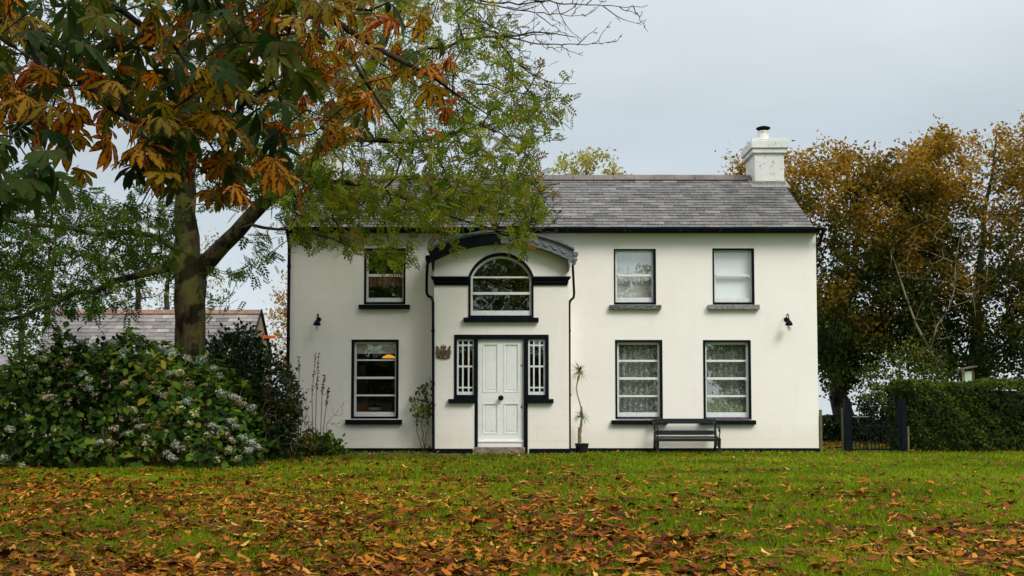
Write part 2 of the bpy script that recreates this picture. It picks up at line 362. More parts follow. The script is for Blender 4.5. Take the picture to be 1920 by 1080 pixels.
def palmate(dr):
    ps = []
    lst = [(0, 1), (.50, .97), (-.50, .97), (1.05, .84), (-1.05, .84), (1.7, .55), (-1.7, .55)]
    for a, s in lst[:random.choice((5, 6, 7, 7))]:
        d_ = dr*random.uniform(.5, 1.6); v, f, e_ = leaflet([(x, h*random.uniform(1.05, 1.3)) for x, h in OBO], random.uniform(.05, .5), d_)
        v[:, 1] += .12*random.uniform(-1, 1)*v[:, 0]**2
        v = roty(v, -.15-random.uniform(0, .3)); v = v*s*random.uniform(.8, 1.08); ps.append((rotz(v, a+random.uniform(-.14, .14)), f, e_))
    return join(ps)
def diamond(w=.2, z=-.06): return (np.array([(0, 0, 0), (.45, w, .03), (1, 0, z), (.45, -w, .03)], float), np.array([(0, 3, 2, 1)]), np.array([.3, 1, .6, 1.]))
def pinnate():
    ps = []
    for i in range(4):
        x = .22+.2*i
        for s in (1, -1):
            v, f, e_ = diamond(.22); ps.append((rotz(v*.40, s*1.0)+np.array([x, 0, -.15*x*x]), f, e_))
    v, f, e_ = diamond(.22); ps.append((v*.40+np.array([.9, 0, -.13]), f, e_))
    return join(ps)
def oval(w=.3): return leaflet([(0, .02), (.3, w*.9), (.62, w), (1, .01)], .25, .3)
T_PALM = [palmate(d_) for d_ in (.25, .4, .6, .8, .5, 1.0)]; T_PIN = pinnate(); T_DIA = diamond(.30); T_OVAL = oval(); T_LAN = diamond(.16)
def trip():
    ps = []
    for a in (0, 1.1, -1.1, 2.6): v, f, e_ = diamond(.32); ps.append((rotz(v*.7, a), f, e_))
    return join(ps)
T_TRIP = trip()

def scatter(T, pos, axis, nrm, size):
    """instances of template T: x along axis, z along nrm."""
    V, F, E = T; pos = np.asarray(pos); n = len(pos)
    ax = axis/np.linalg.norm(axis, axis=1, keepdims=True)
    y = np.cross(nrm, ax); y /= np.linalg.norm(y, axis=1, keepdims=True)+1e-9; z = np.cross(ax, y)
    B = np.stack([ax, y, z], 1)*np.asarray(size)[:, None, None]
    W = np.einsum('kj,njc->nkc', V, B)+pos[:, None, :]
    FF = F[None]+(np.arange(n)*len(V))[:, None, None]
    return W.reshape(-1, 3), FF.reshape(-1, F.shape[1]), np.tile(E, n), len(F)
def rdir(n, zbias=0, flat=1):
    d = rng.normal(size=(n, 3)); d[:, 2] = d[:, 2]*flat+zbias; return d/np.linalg.norm(d, axis=1, keepdims=True)
def leaves_obj(name, groups, m, parent=None, org=None, smooth=False):
    Vs = []; Fs = []; Es = []; Rs = []; b = 0
    for T, pos, axis, nrm, size, rnd in groups:
        if len(pos) == 0: continue
        V, F, E, k = scatter(T, pos, axis, nrm, size); Vs.append(V); Fs.append(F+b); Es.append(E); Rs.append(np.repeat(rnd, k)); b += len(V)
    return npmesh(name, np.vstack(Vs), np.vstack(Fs), m, np.hstack(Rs), np.hstack(Es), parent, org, smooth)

# ------------------------------------------------------------------ tree growing (targets joined by a balanced spanning tree)
def grow(limbs, targets, bf=.35, seg=.35, jit=.06, sag=.05, tip=.004, ex=2.4, flags=None):
    """limbs: list of polylines [(Vector, radius), ...], first point of later limbs joins nearest node. returns pos,parent,radius,flag"""
    pos = []; par = []; rad = []; fl = []; plen = []
    for li, lb in enumerate(limbs):
        prev = -1
        if li > 0:
            p0 = np.array(lb[0][0]); d = np.linalg.norm(np.array(pos)-p0, axis=1); prev = int(d.argmin())
        for i, (p, r) in enumerate(lb):
            p = np.array(p, float)
            if prev >= 0:
                q = np.array(pos[prev]); dd = np.linalg.norm(p-q); k = max(1, int(dd/seg)); r0 = rad[prev] if i > 0 else r
                for j in range(1, k+1):
                    t = j/k; pt = q+(p-q)*t
                    if j < k: pt = pt+rng.normal(size=3)*jit*.4*min(1, dd)
                    pos.append(pt); par.append(prev); rad.append(r0+(r-r0)*t); fl.append(0); plen.append(plen[prev]+dd/k*.5); prev = len(pos)-1
            else:
                pos.append(p); par.append(-1); rad.append(r); fl.append(0); plen.append(0); prev = len(pos)-1
    nl = len(pos); cap = nl+len(targets)*14
    A = np.zeros((cap, 3)); A[:nl] = np.array(pos); PL = np.zeros(cap); PL[:nl] = plen
    par = list(par); rad = list(rad)
    tg = np.asarray(targets); d0 = np.array([np.linalg.norm(A[:nl]-t, axis=1).min() for t in tg]); order = np.argsort(d0)
    n = nl
    for ti in order:
        t = tg[ti]; d = np.linalg.norm(A[:n]-t, axis=1); j = int((d+bf*PL[:n]).argmin()); q = A[j].copy(); dd = d[j]
        k = min(12, max(1, int(dd/seg))); prev = j
        off = rng.normal(size=3)*jit*dd
        for s_ in range(1, k+1):
            u = s_/k; pt = q+(t-q)*u; h = math.sin(math.pi*u)
            pt = pt+off*h; pt[2] -= sag*dd*h
            if n >= cap: break
            A[n] = pt; PL[n] = PL[prev]+dd/k; par.append(prev); rad.append(0); fl.append(0 if flags is None else flags[ti]); prev = n; n += 1
    A = A[:n]; rr = np.zeros(n); ch = [[] for _ in range(n)]
    for i in range(n):
        if par[i] >= 0: ch[par[i]].append(i)
    for i in range(n-1, -1, -1):
        if not ch[i]: rr[i] = max(tip, rad[i] if i < nl else 0)
        else:
            s_ = sum(rr[c]**ex for c in ch[i])**(1/ex); rr[i] = min(s_, .03) if i >= nl else max(rad[i], tip)
    return A, par, rr, ch, np.array(fl), nl
def wood_mesh(A, par, rr, ch, nl):
    mb = MB(); started = [False]*len(A)
    def chain(st, frm):
        c = [] if frm is None else [frm]; r = [] if frm is None else [rr[st]]
        i = st; branches = []
        while True:
            c.append(i); r.append(rr[i])
            if not ch[i]: break
            m_ = max(ch[i], key=lambda k: rr[k]+(1 if k < nl and par[k] == i and k == i+1 else 0))
            branches += [(k, i) for k in ch[i] if k != m_]; i = m_
        return c, r, branches
    stack = [(0, None)]
    while stack:
        s_, f_ = stack.pop(); c, r, br = chain(s_, f_); stack += br
        if len(c) < 2: continue
        big = max(r); mb.tube([A[i] for i in c], r, 12 if big > .1 else (6 if big > .025 else (4 if big > .009 else 3)), cap=False)
    return mb
def in_poly(x, y, poly):
    ins = False; n = len(poly); j = n-1
    for i in range(n):
        xi, yi = poly[i]; xj, yj = poly[j]
        if (yi > y) != (yj > y) and x < (xj-xi)*(y-yi)/(yj-yi)+xi: ins = not ins
        j = i
    return ins
def sample(poly, n, y0, y1, cond=None):
    xs = [p[0] for p in poly]; ys = [p[1] for p in poly]; o = []
    while len(o) < n:
        x = random.uniform(min(xs), max(xs)); y = random.uniform(min(ys), max(ys))
        if not in_poly(x, y, poly): continue
        Y = random.uniform(y0, y1)
        if cond and not cond(x, y, Y): continue
        o.append(np.array(P(x, y, Y)))
    return o
def twig_leaves(A, par, rr, fl, per, spread, tmax=.012, sel=None):
    idx = np.array([i for i in range(len(A)) if rr[i] < tmax and par[i] >= 0 and (sel is None or sel(i))])
    idx = np.repeat(idx, per); t = rng.random(len(idx))[:, None]
    pa = np.array(par)[idx]; pos = A[idx]*t+A[pa]*(1-t)+rng.normal(size=(len(idx), 3))*spread
    d = A[idx]-A[pa]; d /= np.linalg.norm(d, axis=1, keepdims=True)+1e-9
    return idx, pos, d

# ================================================================== SETTING
def ground_z(x, y):
    z = np.where(y > 7, -np.minimum((y-7)**1.25*.09, 9.0+(y*.0)), 0.0)
    return z
xs = np.concatenate([[-3000, -1200, -500, -200, -90, -50, -35], np.arange(-26, 27, 1.0), [35, 50, 90, 200, 500, 1200, 3000]])
ys = np.concatenate([[-600, -200, -90, -60, -40, -30], np.arange(-24, 40, 1.0), [45, 60, 80, 120, 200, 400, 900, 2000, 5000]])
XX, YY = np.meshgrid(xs, ys); ZZ = ground_z(XX, YY)
nx = len(xs); idx = np.arange(len(ys)*nx).reshape(len(ys), nx)
FF = np.stack([idx[:-1, :-1], idx[:-1, 1:], idx[1:, 1:], idx[1:, :-1]], -1).reshape(-1, 4)
def ground_mat():
    m, n, l, b = base_mat('lawn', .9, .1)
    t = noise(n, l, 1.4, 5); r = ramp(n, [(.3, (.040, .075, .008)), (.55, (.070, .130, .010)), (.75, (.11, .165, .018))]); l.new(t.outputs[0], r.inputs[0])
    t2 = noise(n, l, 28, 4); r2 = ramp(n, [(.35, (.45, .42, .35)), (.6, (1.1, 1.1, 1.1))]); l.new(t2.outputs[0], r2.inputs[0])
    col = mixc(n, l, 1., r.outputs[0], r2.outputs[0], 'MULTIPLY')
    t3 = noise(n, l, 9, 5); r3 = ramp(n, [(.60, (0,)*3), (.68, (.7,)*3)]); l.new(t3.outputs[0], r3.inputs[0])
    col = mixc(n, l, r3.outputs[0], col, (.055, .032, .012))
    l.new(col, b.inputs['Base Color']); bump(n, l, t2.outputs[0], b, .03, .8); return m
g = npmesh('ground', np.stack([XX, YY, ZZ], -1).reshape(-1, 3), FF, ground_mat()); tag(g, kind='structure')
mw, n_, l_, b_ = base_mat('sky_mirror', .08, .5); b_.inputs['Base Color'].default_value = (.35, .40, .44, 1)
t_ = noise(n_, l_, .5, 3); bump(n_, l_, t_.outputs[0], b_, .2, .3)
wt = MB().quad((-3000, 130, -8.6), (3000, 130, -8.6), (3000, 4900, -8.6), (-3000, 4900, -8.6)).build('pale_sky_sheet', mw); tag(wt, kind='structure')  # added sheet mirroring the sky, to keep the low background gaps pale
# planting bed under the hydrangea, ragged edged
mb = MB(); bed = []
for i in range(40):
    a = 2*math.pi*i/40; bed.append((-7.9+4.9*math.cos(a)*(1+.04*math.sin(5*a)), -3.1+1.75*math.sin(a)*(1+.06*math.sin(7*a)), .004))
mb.add(bed, [tuple(range(40))]); tag(mb.build('ground_bed', M['soil']), kind='structure')

# narrow worn paving running from the step along the wall, half taken by moss and leaves
mb = MB(); x = -4.5
while x < -.6:
    w2 = random.uniform(.5, .7); mb.box(x, x+w2-.02, -1.12+random.uniform(-.03, .03), -.68, -.06, .014+random.uniform(-.003, .003)); x += w2
tag(mb.build('path', varied('mossy_paving', [(.05, .06, .02), (.10, .09, .05), (.19, .17, .13)], .95, 7, bmp=.01), bevel=.006), kind='structure')
# ================================================================== HOUSE
XL = PX(538, 0, 640); XR = PX(1532.5, 0, 640); ZE = PZ(431, 0); YR = 2.35; DEP = 4.7; ZR = PZ(335, YR)
house = thing('house', ((XL+XR)/2, 0, 0), 'white two storey farmhouse with slate roof, arched porch and black trim', 'house')
WT = .34
def arc_top(cx, hw, zs, rise):
    Rr = (hw*hw+rise*rise)/(2*rise)
    return lambda x: zs+math.sqrt(max(Rr*Rr-(x-cx)**2, 0))-(Rr-rise)
def sheet(mb, x0, x1, z0, top, opens, y, extra=()):
    """front sheet with openings (x0,x1,zb,ztfunc)"""
    cuts = {round(x0, 5), round(x1, 5)}
    for o in opens:
        cuts |= {round(o[0], 5), round(o[1], 5)}
        if o[4]:
            cuts |= {round(o[0]+(o[1]-o[0])*i/24, 5) for i in range(25)}
    cuts |= {round(c, 5) for c in extra}
    cs = sorted(c for c in cuts if x0-1e-4 <= c <= x1+1e-4)
    for a, b in zip(cs[:-1], cs[1:]):
        if b-a < 1e-4: continue
        mid = (a+b)/2; cover = sorted([o for o in opens if o[0] < mid < o[1]], key=lambda o: o[2])
        za = zb = z0
        for o in cover:
            if o[2] > za+1e-4: mb.quad((a, y, za), (b, y, zb), (b, y, o[2]), (a, y, o[2]))
            za, zb = o[3](a), o[3](b)
        mb.quad((a, y, za), (b, y, zb), (b, y, top(b)), (a, y, top(a)))
def reveals(mb, o, y0, y1):
    x0, x1, zb, zt, arch = o
    k = 24 if arch else 1
    for i in range(k):
        a = x0+(x1-x0)*i/k; b = x0+(x1-x0)*(i+1)/k
        mb.quad((a, y0, zt(a)), (b, y0, zt(b)), (b, y1, zt(b)), (a, y1, zt(a)))
    mb.quad((x0, y0, zb), (x1, y0, zb), (x1, y1, zb), (x0, y1, zb))
    mb.quad((x0, y0, zb), (x0, y1, zb), (x0, y1, zt(x0)), (x0, y0, zt(x0)))
    mb.quad((x1, y0, zb), (x1, y1, zb), (x1, y1, zt(x1)), (x1, y0, zt(x1)))
def rect_open(o, Y):
    x0, y0, x1, y1 = o; zt = PZ(y0, Y); my = (y0+y1)/2
    return (PX(x0, Y, my), PX(x1, Y, my), PZ(y1, Y), (lambda x, z=zt: z), False)
WIN = dict(
 UL=dict(o=(683, 466, 760, 570), f=(687, 470, 757.5, 567), p=(690.5, 755), rows=[(473, 514), (519, 558.5)], s=(672, 571, 768, 579), sm='black', g='glass', c='UL'),
 LL=dict(o=(659, 637, 747, 784.5), f=(664, 641, 743.5, 781), p=(668, 740.5), rows=[(645, 673.8), (676.5, 706.4), (710.7, 739.8), (743, 772.5)], s=(647, 787, 753, 796), sm='black', g='glass', c='LL'),
 UR1=dict(o=(1151.5, 467, 1229.6, 570.6), f=(1153, 469, 1225, 567.5), p=(1157, 1222), rows=[(472.5, 514), (519, 558)], s=(1143, 571.6, 1240, 580), sm='weathered', g='glass_bright', c='UR1'),
 UR2=dict(o=(1336.5, 466, 1414, 570.6), f=(1337.5, 469, 1409.5, 567.5), p=(1341, 1405), rows=[(473, 515), (519, 559)], s=(1328, 571, 1424.6, 580), sm='pale_sill', g='glass', c='UR2'),
 LR1=dict(o=(1154, 637.7, 1242, 785), f=(1156.5, 641.5, 1237, 781.5), p=(1160.5, 1233.5), rows=[(646, 674.7), (678.5, 707.6), (712, 741), (744.6, 773.4)], s=(1147, 788, 1252, 796), sm='black', g='glass', c='LR'),
 LR2=dict(o=(1319, 638, 1408, 786), f=(1321.5, 641.5, 1403.5, 782.5), p=(1325, 1399.5), rows=[(646, 674.7), (678.5, 707.6), (712, 741), (744.6, 773.4)], s=(1313, 788, 1418, 796), sm='black', g='glass_bright', c='LR'))
opens = [rect_open(w_['o'], 0) for w_ in WIN.values()]
PYY = -.48     # porch front plane
pxl = PX(813.8, PYY, 640); pxr = PX(1066.5, PYY, 640)
popen = (pxl+.1, pxr-.1, -.2, (lambda x: 4.1), False)   # inside the porch the main wall is open
mb = MB(); sheet(mb, XL, XR, -.2, lambda x: ZE, opens+[popen], 0)
sheet(mb, XL+WT, XR-WT, -.2, lambda x: ZE, opens+[popen], WT)
for o in opens: reveals(mb, o, 0, WT)
# gables, back wall
ZEb = ZE
for X in (XL, XR):
    mb.add([(X, 0, -.2), (X, DEP, -.2), (X, DEP, ZE), (X, YR, ZR-.08), (X, 0, ZE)], [(0, 1, 2, 3, 4)])
mb.quad((XL, DEP, -.2), (XR, DEP, -.2), (XR, DEP, ZE), (XL, DEP, ZE))
# porch walls
hoodx = PX(939, PYY-.25, 450)
HO = arc_top(hoodx, PX(1077, PYY-.25, 465)-hoodx, PZ(465, PYY-.25), PZ(431.5, PYY-.25)-PZ(465, PYY-.25))
HI = arc_top(hoodx, PX(1066, PYY-.25, 487)-hoodx, PZ(487, PYY-.25), PZ(455.5, PYY-.25)-PZ(487, PYY-.25))
ptop = lambda x: HI(x)+.08
awx = PX(939.5, PYY, 550); ahw = PX(1000, PYY, 550)-awx; azs = PZ(517, PYY); arise = PZ(474.6, PYY)-azs
AW = arc_top(awx, ahw, azs, arise)
o_arch = (awx-ahw, awx+ahw, PZ(595, PYY), AW, True)
dzt = PZ(627.5, PYY)
o_door = (PX(890, PYY, 740), PX(989.5, PYY, 740), -.2, (lambda x: dzt), False)
o_sl = (PX(851.3, PYY, 690), PX(890, PYY, 740), PZ(748, PYY), (lambda x: dzt), False)
o_sr = (PX(989.5, PYY, 740), PX(1029, PYY, 690), PZ(748, PYY), (lambda x: dzt), False)
ex = [pxl+(pxr-pxl)*i/40 for i in range(41)]
sheet(mb, pxl, pxr, -.2, ptop, [o_arch, o_door, o_sl, o_sr], PYY, ex)
reveals(mb, o_arch, PYY, PYY+.3)
for o in (o_sl, o_sr, o_door):
    x0, x1, zb, zt, _ = o
    mb.quad((x0, PYY, zt(0)), (x1, PYY, zt(0)), (x1, PYY+.3, zt(0)), (x0, PYY+.3, zt(0)))
    if o is not o_door: mb.quad((x0, PYY, zb), (x1, PYY, zb), (x1, PYY+.3, zb), (x0, PYY+.3, zb))
mb.quad((o_sl[0], PYY, o_sl[2]), (o_sl[0], PYY+.3, o_sl[2]), (o_sl[0], PYY+.3, dzt), (o_sl[0], PYY, dzt))
mb.quad((o_sr[1], PYY, o_sr[2]), (o_sr[1], PYY+.3, o_sr[2]), (o_sr[1], PYY+.3, dzt), (o_sr[1], PYY, dzt))
for x in (pxl, pxr): mb.quad((x, PYY, -.2), (x, 0, -.2), (x, 0, ptop(x)), (x, PYY, ptop(x)))
mb.build('wall', M['wall'], house)
# interior
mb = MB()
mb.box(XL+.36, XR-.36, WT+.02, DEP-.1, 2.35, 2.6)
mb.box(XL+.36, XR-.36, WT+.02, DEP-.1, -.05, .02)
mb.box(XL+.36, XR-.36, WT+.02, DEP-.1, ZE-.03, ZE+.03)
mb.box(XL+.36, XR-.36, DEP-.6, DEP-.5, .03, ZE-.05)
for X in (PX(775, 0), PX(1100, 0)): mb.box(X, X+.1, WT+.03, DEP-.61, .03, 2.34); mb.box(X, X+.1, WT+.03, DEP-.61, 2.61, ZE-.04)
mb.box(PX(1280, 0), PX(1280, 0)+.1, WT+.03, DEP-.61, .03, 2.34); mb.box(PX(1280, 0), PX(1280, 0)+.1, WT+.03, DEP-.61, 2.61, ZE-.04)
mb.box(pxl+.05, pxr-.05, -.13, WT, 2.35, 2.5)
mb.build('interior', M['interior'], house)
# plinth
mb = MB(); zp = .085
mb.box(XL-.012, pxl-.03, -.022, .05, -.2, zp); mb.box(pxr+.03, XR+.012, -.022, .05, -.2, zp)
mb.box(pxl-.02, o_door[0]-.03, PYY-.022, PYY+.04, -.2, zp+.012); mb.box(o_door[1]+.03, pxr+.02, PYY-.022, PYY+.04, -.2, zp+.012)
mb.box(pxl-.022, pxl+.02, PYY+.045, -.02, -.2, zp+.01); mb.box(pxr-.02, pxr+.022, PYY+.045, -.02, -.2, zp+.01)
mb.box(XR-.02, XR+.02, .055, DEP, -.2, zp-.01)
mb.build('plinth', M['black'], house, bevel=.004)

def frame_ring(mb, x0, x1, z0, z1, ix0, ix1, iz0, iz1, y0, y1):
    mb.box(x0, ix0, y0, y1, z0, z1); mb.box(ix1, x1, y0, y1, z0, z1)
    mb.box(ix0, ix1, y0+.0015, y1, iz1, z1); mb.box(ix0, ix1, y0+.0015, y1, z0, iz0)
SY = .085
def curtain(name, x0, x1, z0, z1, y, m, par, amp=.018, wl=.11, label=None):
    n = max(12, int((x1-x0)/wl*8)); V = []
    for i in range(n+1):
        x = x0+(x1-x0)*i/n; yy = y+amp*math.sin(2*math.pi*x/wl)+amp*.5*math.sin(2*math.pi*x/wl*.43+1)
        V += [(x, yy, z0), (x, yy, z1)]
    F = [(2*i, 2*i+2, 2*i+3, 2*i+1) for i in range(n)]
    b = MB(); b.add(V, F); o = b.build(name, m, par, smooth=True)
    if label: o['label'] = label
    return o
wlabel = dict(UL='upstairs sash window left of the porch with dark room behind', LL='ground floor four light window showing lit kitchen lamp',
 UR1='upstairs sash window with grey weathered sill right of the porch', UR2='upstairs sash window with white blind at the right end',
 LR1='four light window with lace curtain beside the potted yucca', LR2='four light window with lace curtain right of the bench')
for k, w_ in WIN.items():
    x0, x1, zb, zt, _ = rect_open(w_['o'], 0); zt = zt(0)
    f = w_['f']; my = (f[1]+f[3])/2
    fx0, fx1 = PX(f[0], SY, my), PX(f[2], SY, my); fz1, fz0 = PZ(f[1], SY), PZ(f[3], SY)
    fx0 = max(fx0, x0+.012); fx1 = min(fx1, x1-.012)
    mb = MB(); frame_ring(mb, x0-.004, x1+.004, zb-.004, zt+.004, fx0, fx1, fz0, fz1, -.008, .2)
    win = mb.build('window', M['black'], house, bevel=.003); win['label'] = wlabel[k]
    # sash
    mb = MB(); px0, px1 = PX(w_['p'][0], SY, my), PX(w_['p'][1], SY, my); rows = w_['rows']
    zs = [(PZ(a, SY), PZ(b, SY)) for a, b in rows]
    mb.box(fx0+.001, px0, SY, SY+.06, fz0, fz1); mb.box(px1, fx1-.001, SY, SY+.06, fz0, fz1)
    mb.box(px0, px1, SY+.002, SY+.058, zs[0][0], fz1); mb.box(px0, px1, SY+.002, SY+.058, fz0, zs[-1][1])
    half = len(rows)//2
    for i in range(len(rows)-1):
        big = (i == half-1)
        mb.box(px0, px1, SY+(-.012 if big else .012), SY+.052, zs[i+1][0], zs[i][1])
    if len(rows) == 2 or k in ('LR1', 'LR2'):   # little sash horn
        mb.box(px1-.02, px1+.015, SY-.015, SY+.02, zs[half][0]-.03, zs[half-1][1]); 
    mb.build('sash', M['sash'], win, bevel=.003)
    MB().quad((px0-.01, SY+.034, fz0+.02), (px1+.01, SY+.034, fz0+.02), (px1+.01, SY+.034, fz1-.02), (px0-.01, SY+.034, fz1-.02)).build('pane', M[w_['g']], win)
    s = w_['s']; sx0, sx1 = PX(s[0], -.09, s[1]), PX(s[2], -.09, s[1]); sz1, sz0 = PZ(s[1], -.09), PZ(s[3], -.09)
    MB().box(sx0, sx1, -.09, .02, sz0, sz1).build('sill', M[w_['sm']], win, bevel=.006)
    if w_['sm'] == 'black' and k in ('LR1', 'LR2'):
        MB().box(fx0, fx1, -.02, SY-.001, zb+.001, PZ(783.5, 0)).build('lower_rail', M['weathered'], win)
    c = w_['c']
    if c == 'LR':
        curtain('lace_curtain', fx0+.01, fx1-.01, fz0+.02, fz1-.05, .19, M['lace'], win)
        curtain('curtain_lining', fx0-.02, fx1+.02, fz0, fz1, .27, M['lining'], win, .012, .17)
    elif c == 'UR1': curtain('net_curtain', fx0-.02, fx1+.02, fz0-.02, fz1+.02, .24, M['blind_grey'], win, .006, .3)
    elif c == 'UR2': MB().box(fx0-.02, fx1+.02, .18, .185, fz0-.02, fz1+.02).build('roller_blind', M['blind_white'], win)
    elif c == 'LL': MB().box(fx0+.02, fx1-.02, .17, .18, PZ(663, .17), fz1).build('roller_blind', M['blind'], win)
    elif c == 'UL': curtain('russet_band', fx0+.01, fx1-.01, PZ(537, .3), PZ(521, .3), .30, M['russet_band'], win, .01, .09)  # narrow russet band behind the upper left pane

# porch arched window
def arc_pts(cx, hw, zs, rise, n=28):
    f_ = arc_top(cx, hw, zs, rise); return [(cx-hw+2*hw*i/n, f_(cx-hw+2*hw*i/n)) for i in range(n+1)]
def arch_ring(mb, a, b, y0, y1):     # a,b: (cx,hw,zs,rise,zbottom), ring between outer a and inner b
    A_ = [(a[0]-a[1], a[4])]+arc_pts(*a[:4])+[(a[0]+a[1], a[4])]; B_ = [(b[0]-b[1], b[4])]+arc_pts(*b[:4])+[(b[0]+b[1], b[4])]
    n = len(A_); vs = [(x, y0, z) for x, z in A_]+[(x, y0, z) for x, z in B_]+[(x, y1, z) for x, z in A_]+[(x, y1, z) for x, z in B_]
    fs = []
    for i in range(n):
        j = (i+1) % n
        fs += [(i, j, n+j, n+i), (2*n+j, 2*n+i, 3*n+i, 3*n+j), (j, i, 2*n+i, 2*n+j), (n+i, n+j, 3*n+j, 3*n+i)]
    mb.add(vs, fs)
q = PYY
a_out = (awx, ahw+.005, azs, arise+.004, PZ(595, q)-.003)
b_in = (awx, PX(996.7, q, 550)-awx, PZ(519, q), PZ(479.5, q)-PZ(519, q), PZ(591.5, q))
c_in = (awx, PX(992.8, q+.05, 550)-awx, PZ(519.5, q+.05), PZ(484.5, q+.05)-PZ(519.5, q+.05), PZ(582.5, q+.05))
mb = MB(); arch_ring(mb, a_out, b_in, q-.02, q+.16); aw = mb.build('arched_window', M['black'], house, bevel=.003); aw['label'] = 'arched window above the front door'
mb = MB(); arch_ring(mb, (b_in[0], b_in[1]-.001, b_in[2], b_in[3], b_in[4]), c_in, q+.045, q+.11)
mb.box(awx-c_in[1], awx+c_in[1], q+.06, q+.10, PZ(521.3, q+.05), PZ(518.3, q+.05))
mb.box(awx-c_in[1], awx+c_in[1], q+.035, q+.10, PZ(552.5, q+.05), PZ(547.8, q+.05)); mb.build('sash', M['sash'], aw)
poly = [(awx-c_in[1]-.01, c_in[4])]+arc_pts(*c_in[:4])+[(awx+c_in[1]+.01, c_in[4])]
MB().add([(x, q+.08, z) for x, z in poly], [tuple(range(len(poly)))]).build('pane', M['glass'], aw)
MB().box(PX(869, q-.09, 600), PX(1010, q-.09, 600), q-.09, q+.02, PZ(603.5, q-.09), PZ(595.3, q-.09)).build('sill', M['black'], aw, bevel=.006)
# impost cornices either side
for xa, xb in ((808, 879), (1000, 1070)):
    mb = MB(); X0, X1 = PX(xa, q-.07, 525), PX(xb, q-.07, 525)
    if xa < 900: X1 = awx-ahw-.006; l0, l1, l2 = X0, X0+.025, X0+.05
    else: X0 = awx+ahw+.006
    for (ya, yb, pr, ins) in ((518, 521.5, .10, 0), (521.5, 524.5, .08, .02), (524.5, 530.5, .055, .04), (530.5, 534.8, .03, .055)):
        a_, b_ = (X0+ins, X1) if xa < 900 else (X0, X1-ins)
        mb.box(a_, b_, q-pr, q+.02, PZ(yb, q-pr), PZ(ya, q-pr)+.0005)
    mb.build('cornice', M['black'], house, bevel=.004)
# hood over porch
yf = PYY-.25
mb = MB(); n = 40; hw = PX(1077, yf, 465)-hoodx
def band(mb, f1, f2, x0, x1, y0, y1, n=40):
    vs = []; 
    for i in range(n+1):
        x = x0+(x1-x0)*i/n; vs += [(x, y0, f1(x)), (x, y0, f2(x)), (x, y1, f1(x)), (x, y1, f2(x))]
    fs = []
    for i in range(n):
        a = 4*i; b = a+4; fs += [(a, b, b+1, a+1), (a+3, b+3, b+2, a+2), (a, a+2, b+2, b), (a+1, b+1, b+3, a+3)]
    fs += [(0, 1, 3, 2), (4*n, 4*n+2, 4*n+3, 4*n+1)]; mb.add(vs, fs)
band(mb, HO, lambda x: HO(x)-.035, hoodx-hw, hoodx+hw, yf-.05, .02)
band(mb, lambda x: HO(x)-.036, lambda x: HO(x)-.065, hoodx-hw+.02, hoodx+hw-.02, yf-.02, -.01)
hood = mb.build('porch_hood', M['hood_lead'], house)
hw2 = hw-.04
mb = MB(); band(mb, lambda x: HO(x)-.066, lambda x: max(HI(x), PZ(489, yf)), hoodx-hw2, hoodx, yf, PYY-.005); fl_ = mb.build('fascia', M['black'], hood); fl_['label'] = 'black half of the curved porch fascia'
mb = MB(); band(mb, lambda x: HO(x)-.066, lambda x: max(HI(x), PZ(489, yf)), hoodx+.001, hoodx+hw2, yf, PYY-.005)
# scallops
for i in range(-1, 6):
    sx = hoodx+.28+.165*i
    if sx > hoodx+hw2-.14: break
    if sx < hoodx+.02: continue
    pts = []; slope = -(sx+.07-hoodx)/3.0
    for k in range(9):
        u = k/8; x = sx+.15*u; mid = (HO(x)-.066+HI(x))/2+.035
        pts.append((x, yf-.006, mid-.055*math.sin(math.pi*u)))
    mb.tube(pts, [.004+.010*math.sin(math.pi*k/8) for k in range(9)], 6)
    x = sx+.155; z = HI(x)+.015
    mb.prism([(x-.03, z), (x+.03, z-.015), (x+.005, z+.06)], yf-.008, yf+.002)
fr_ = mb.build('fascia', M['hood_grey'], hood); fr_['label'] = 'faded grey half of the curved porch fascia with scallops'
# drop brackets at the ends
for s, px_ in ((1, 1068), (-1, 811)):
    x = PX(px_, yf, 490); mb = MB(); mb.prism([(x-.035, PZ(484, yf)), (x+.03, PZ(480, yf)), (x+.015, PZ(500, yf)), (x-.01, PZ(507, yf)), (x-.02, PZ(496, yf))], yf+.002, PYY+.0)
    mb.build('bracket', M['hood_grey' if s > 0 else 'black'], hood)

# front door and surround
mb = MB(); y0 = PYY-.015; y1 = PYY+.12
X = lambda px, y=y0: PX(px, y, 740)
Zz = lambda py, y=y0: PZ(py, y)
mb.box(X(851.3), X(1029), y0, y1, Zz(635.8), Zz(627.4))
mb.box(X(890.5), X(895.7), y0-.004, y1, -.05, Zz(636)); mb.box(X(982.3), X(989.6), y0-.004, y1, -.05, Zz(636))
for a, b in (((851.3, 856.4), (888.3, 890.5)), ((989.6, 990.4), (1022.6, 1029))):
    mb.box(X(a[0]), X(a[1]), y0, y1, Zz(748), Zz(636)); mb.box(X(b[0]), X(b[1]), y0, y1, Zz(748), Zz(636))
    mb.box(X(a[1]), X(b[0]), y0+.001, y1, Zz(748), Zz(740.3))
dfr = mb.build('door_frame', M['black'], house, bevel=.003)
MB().box(X(840.6, PYY-.09), X(890), PYY-.09, PYY+.02, Zz(756, PYY-.09), Zz(748, PYY-.09)).build('sill', M['black'], dfr, bevel=.006)
MB().box(X(990), X(1038, PYY-.09), PYY-.09, PYY+.02, Zz(756, PYY-.09), Zz(748, PYY-.09)).build('sill', M['black'], dfr, bevel=.006)
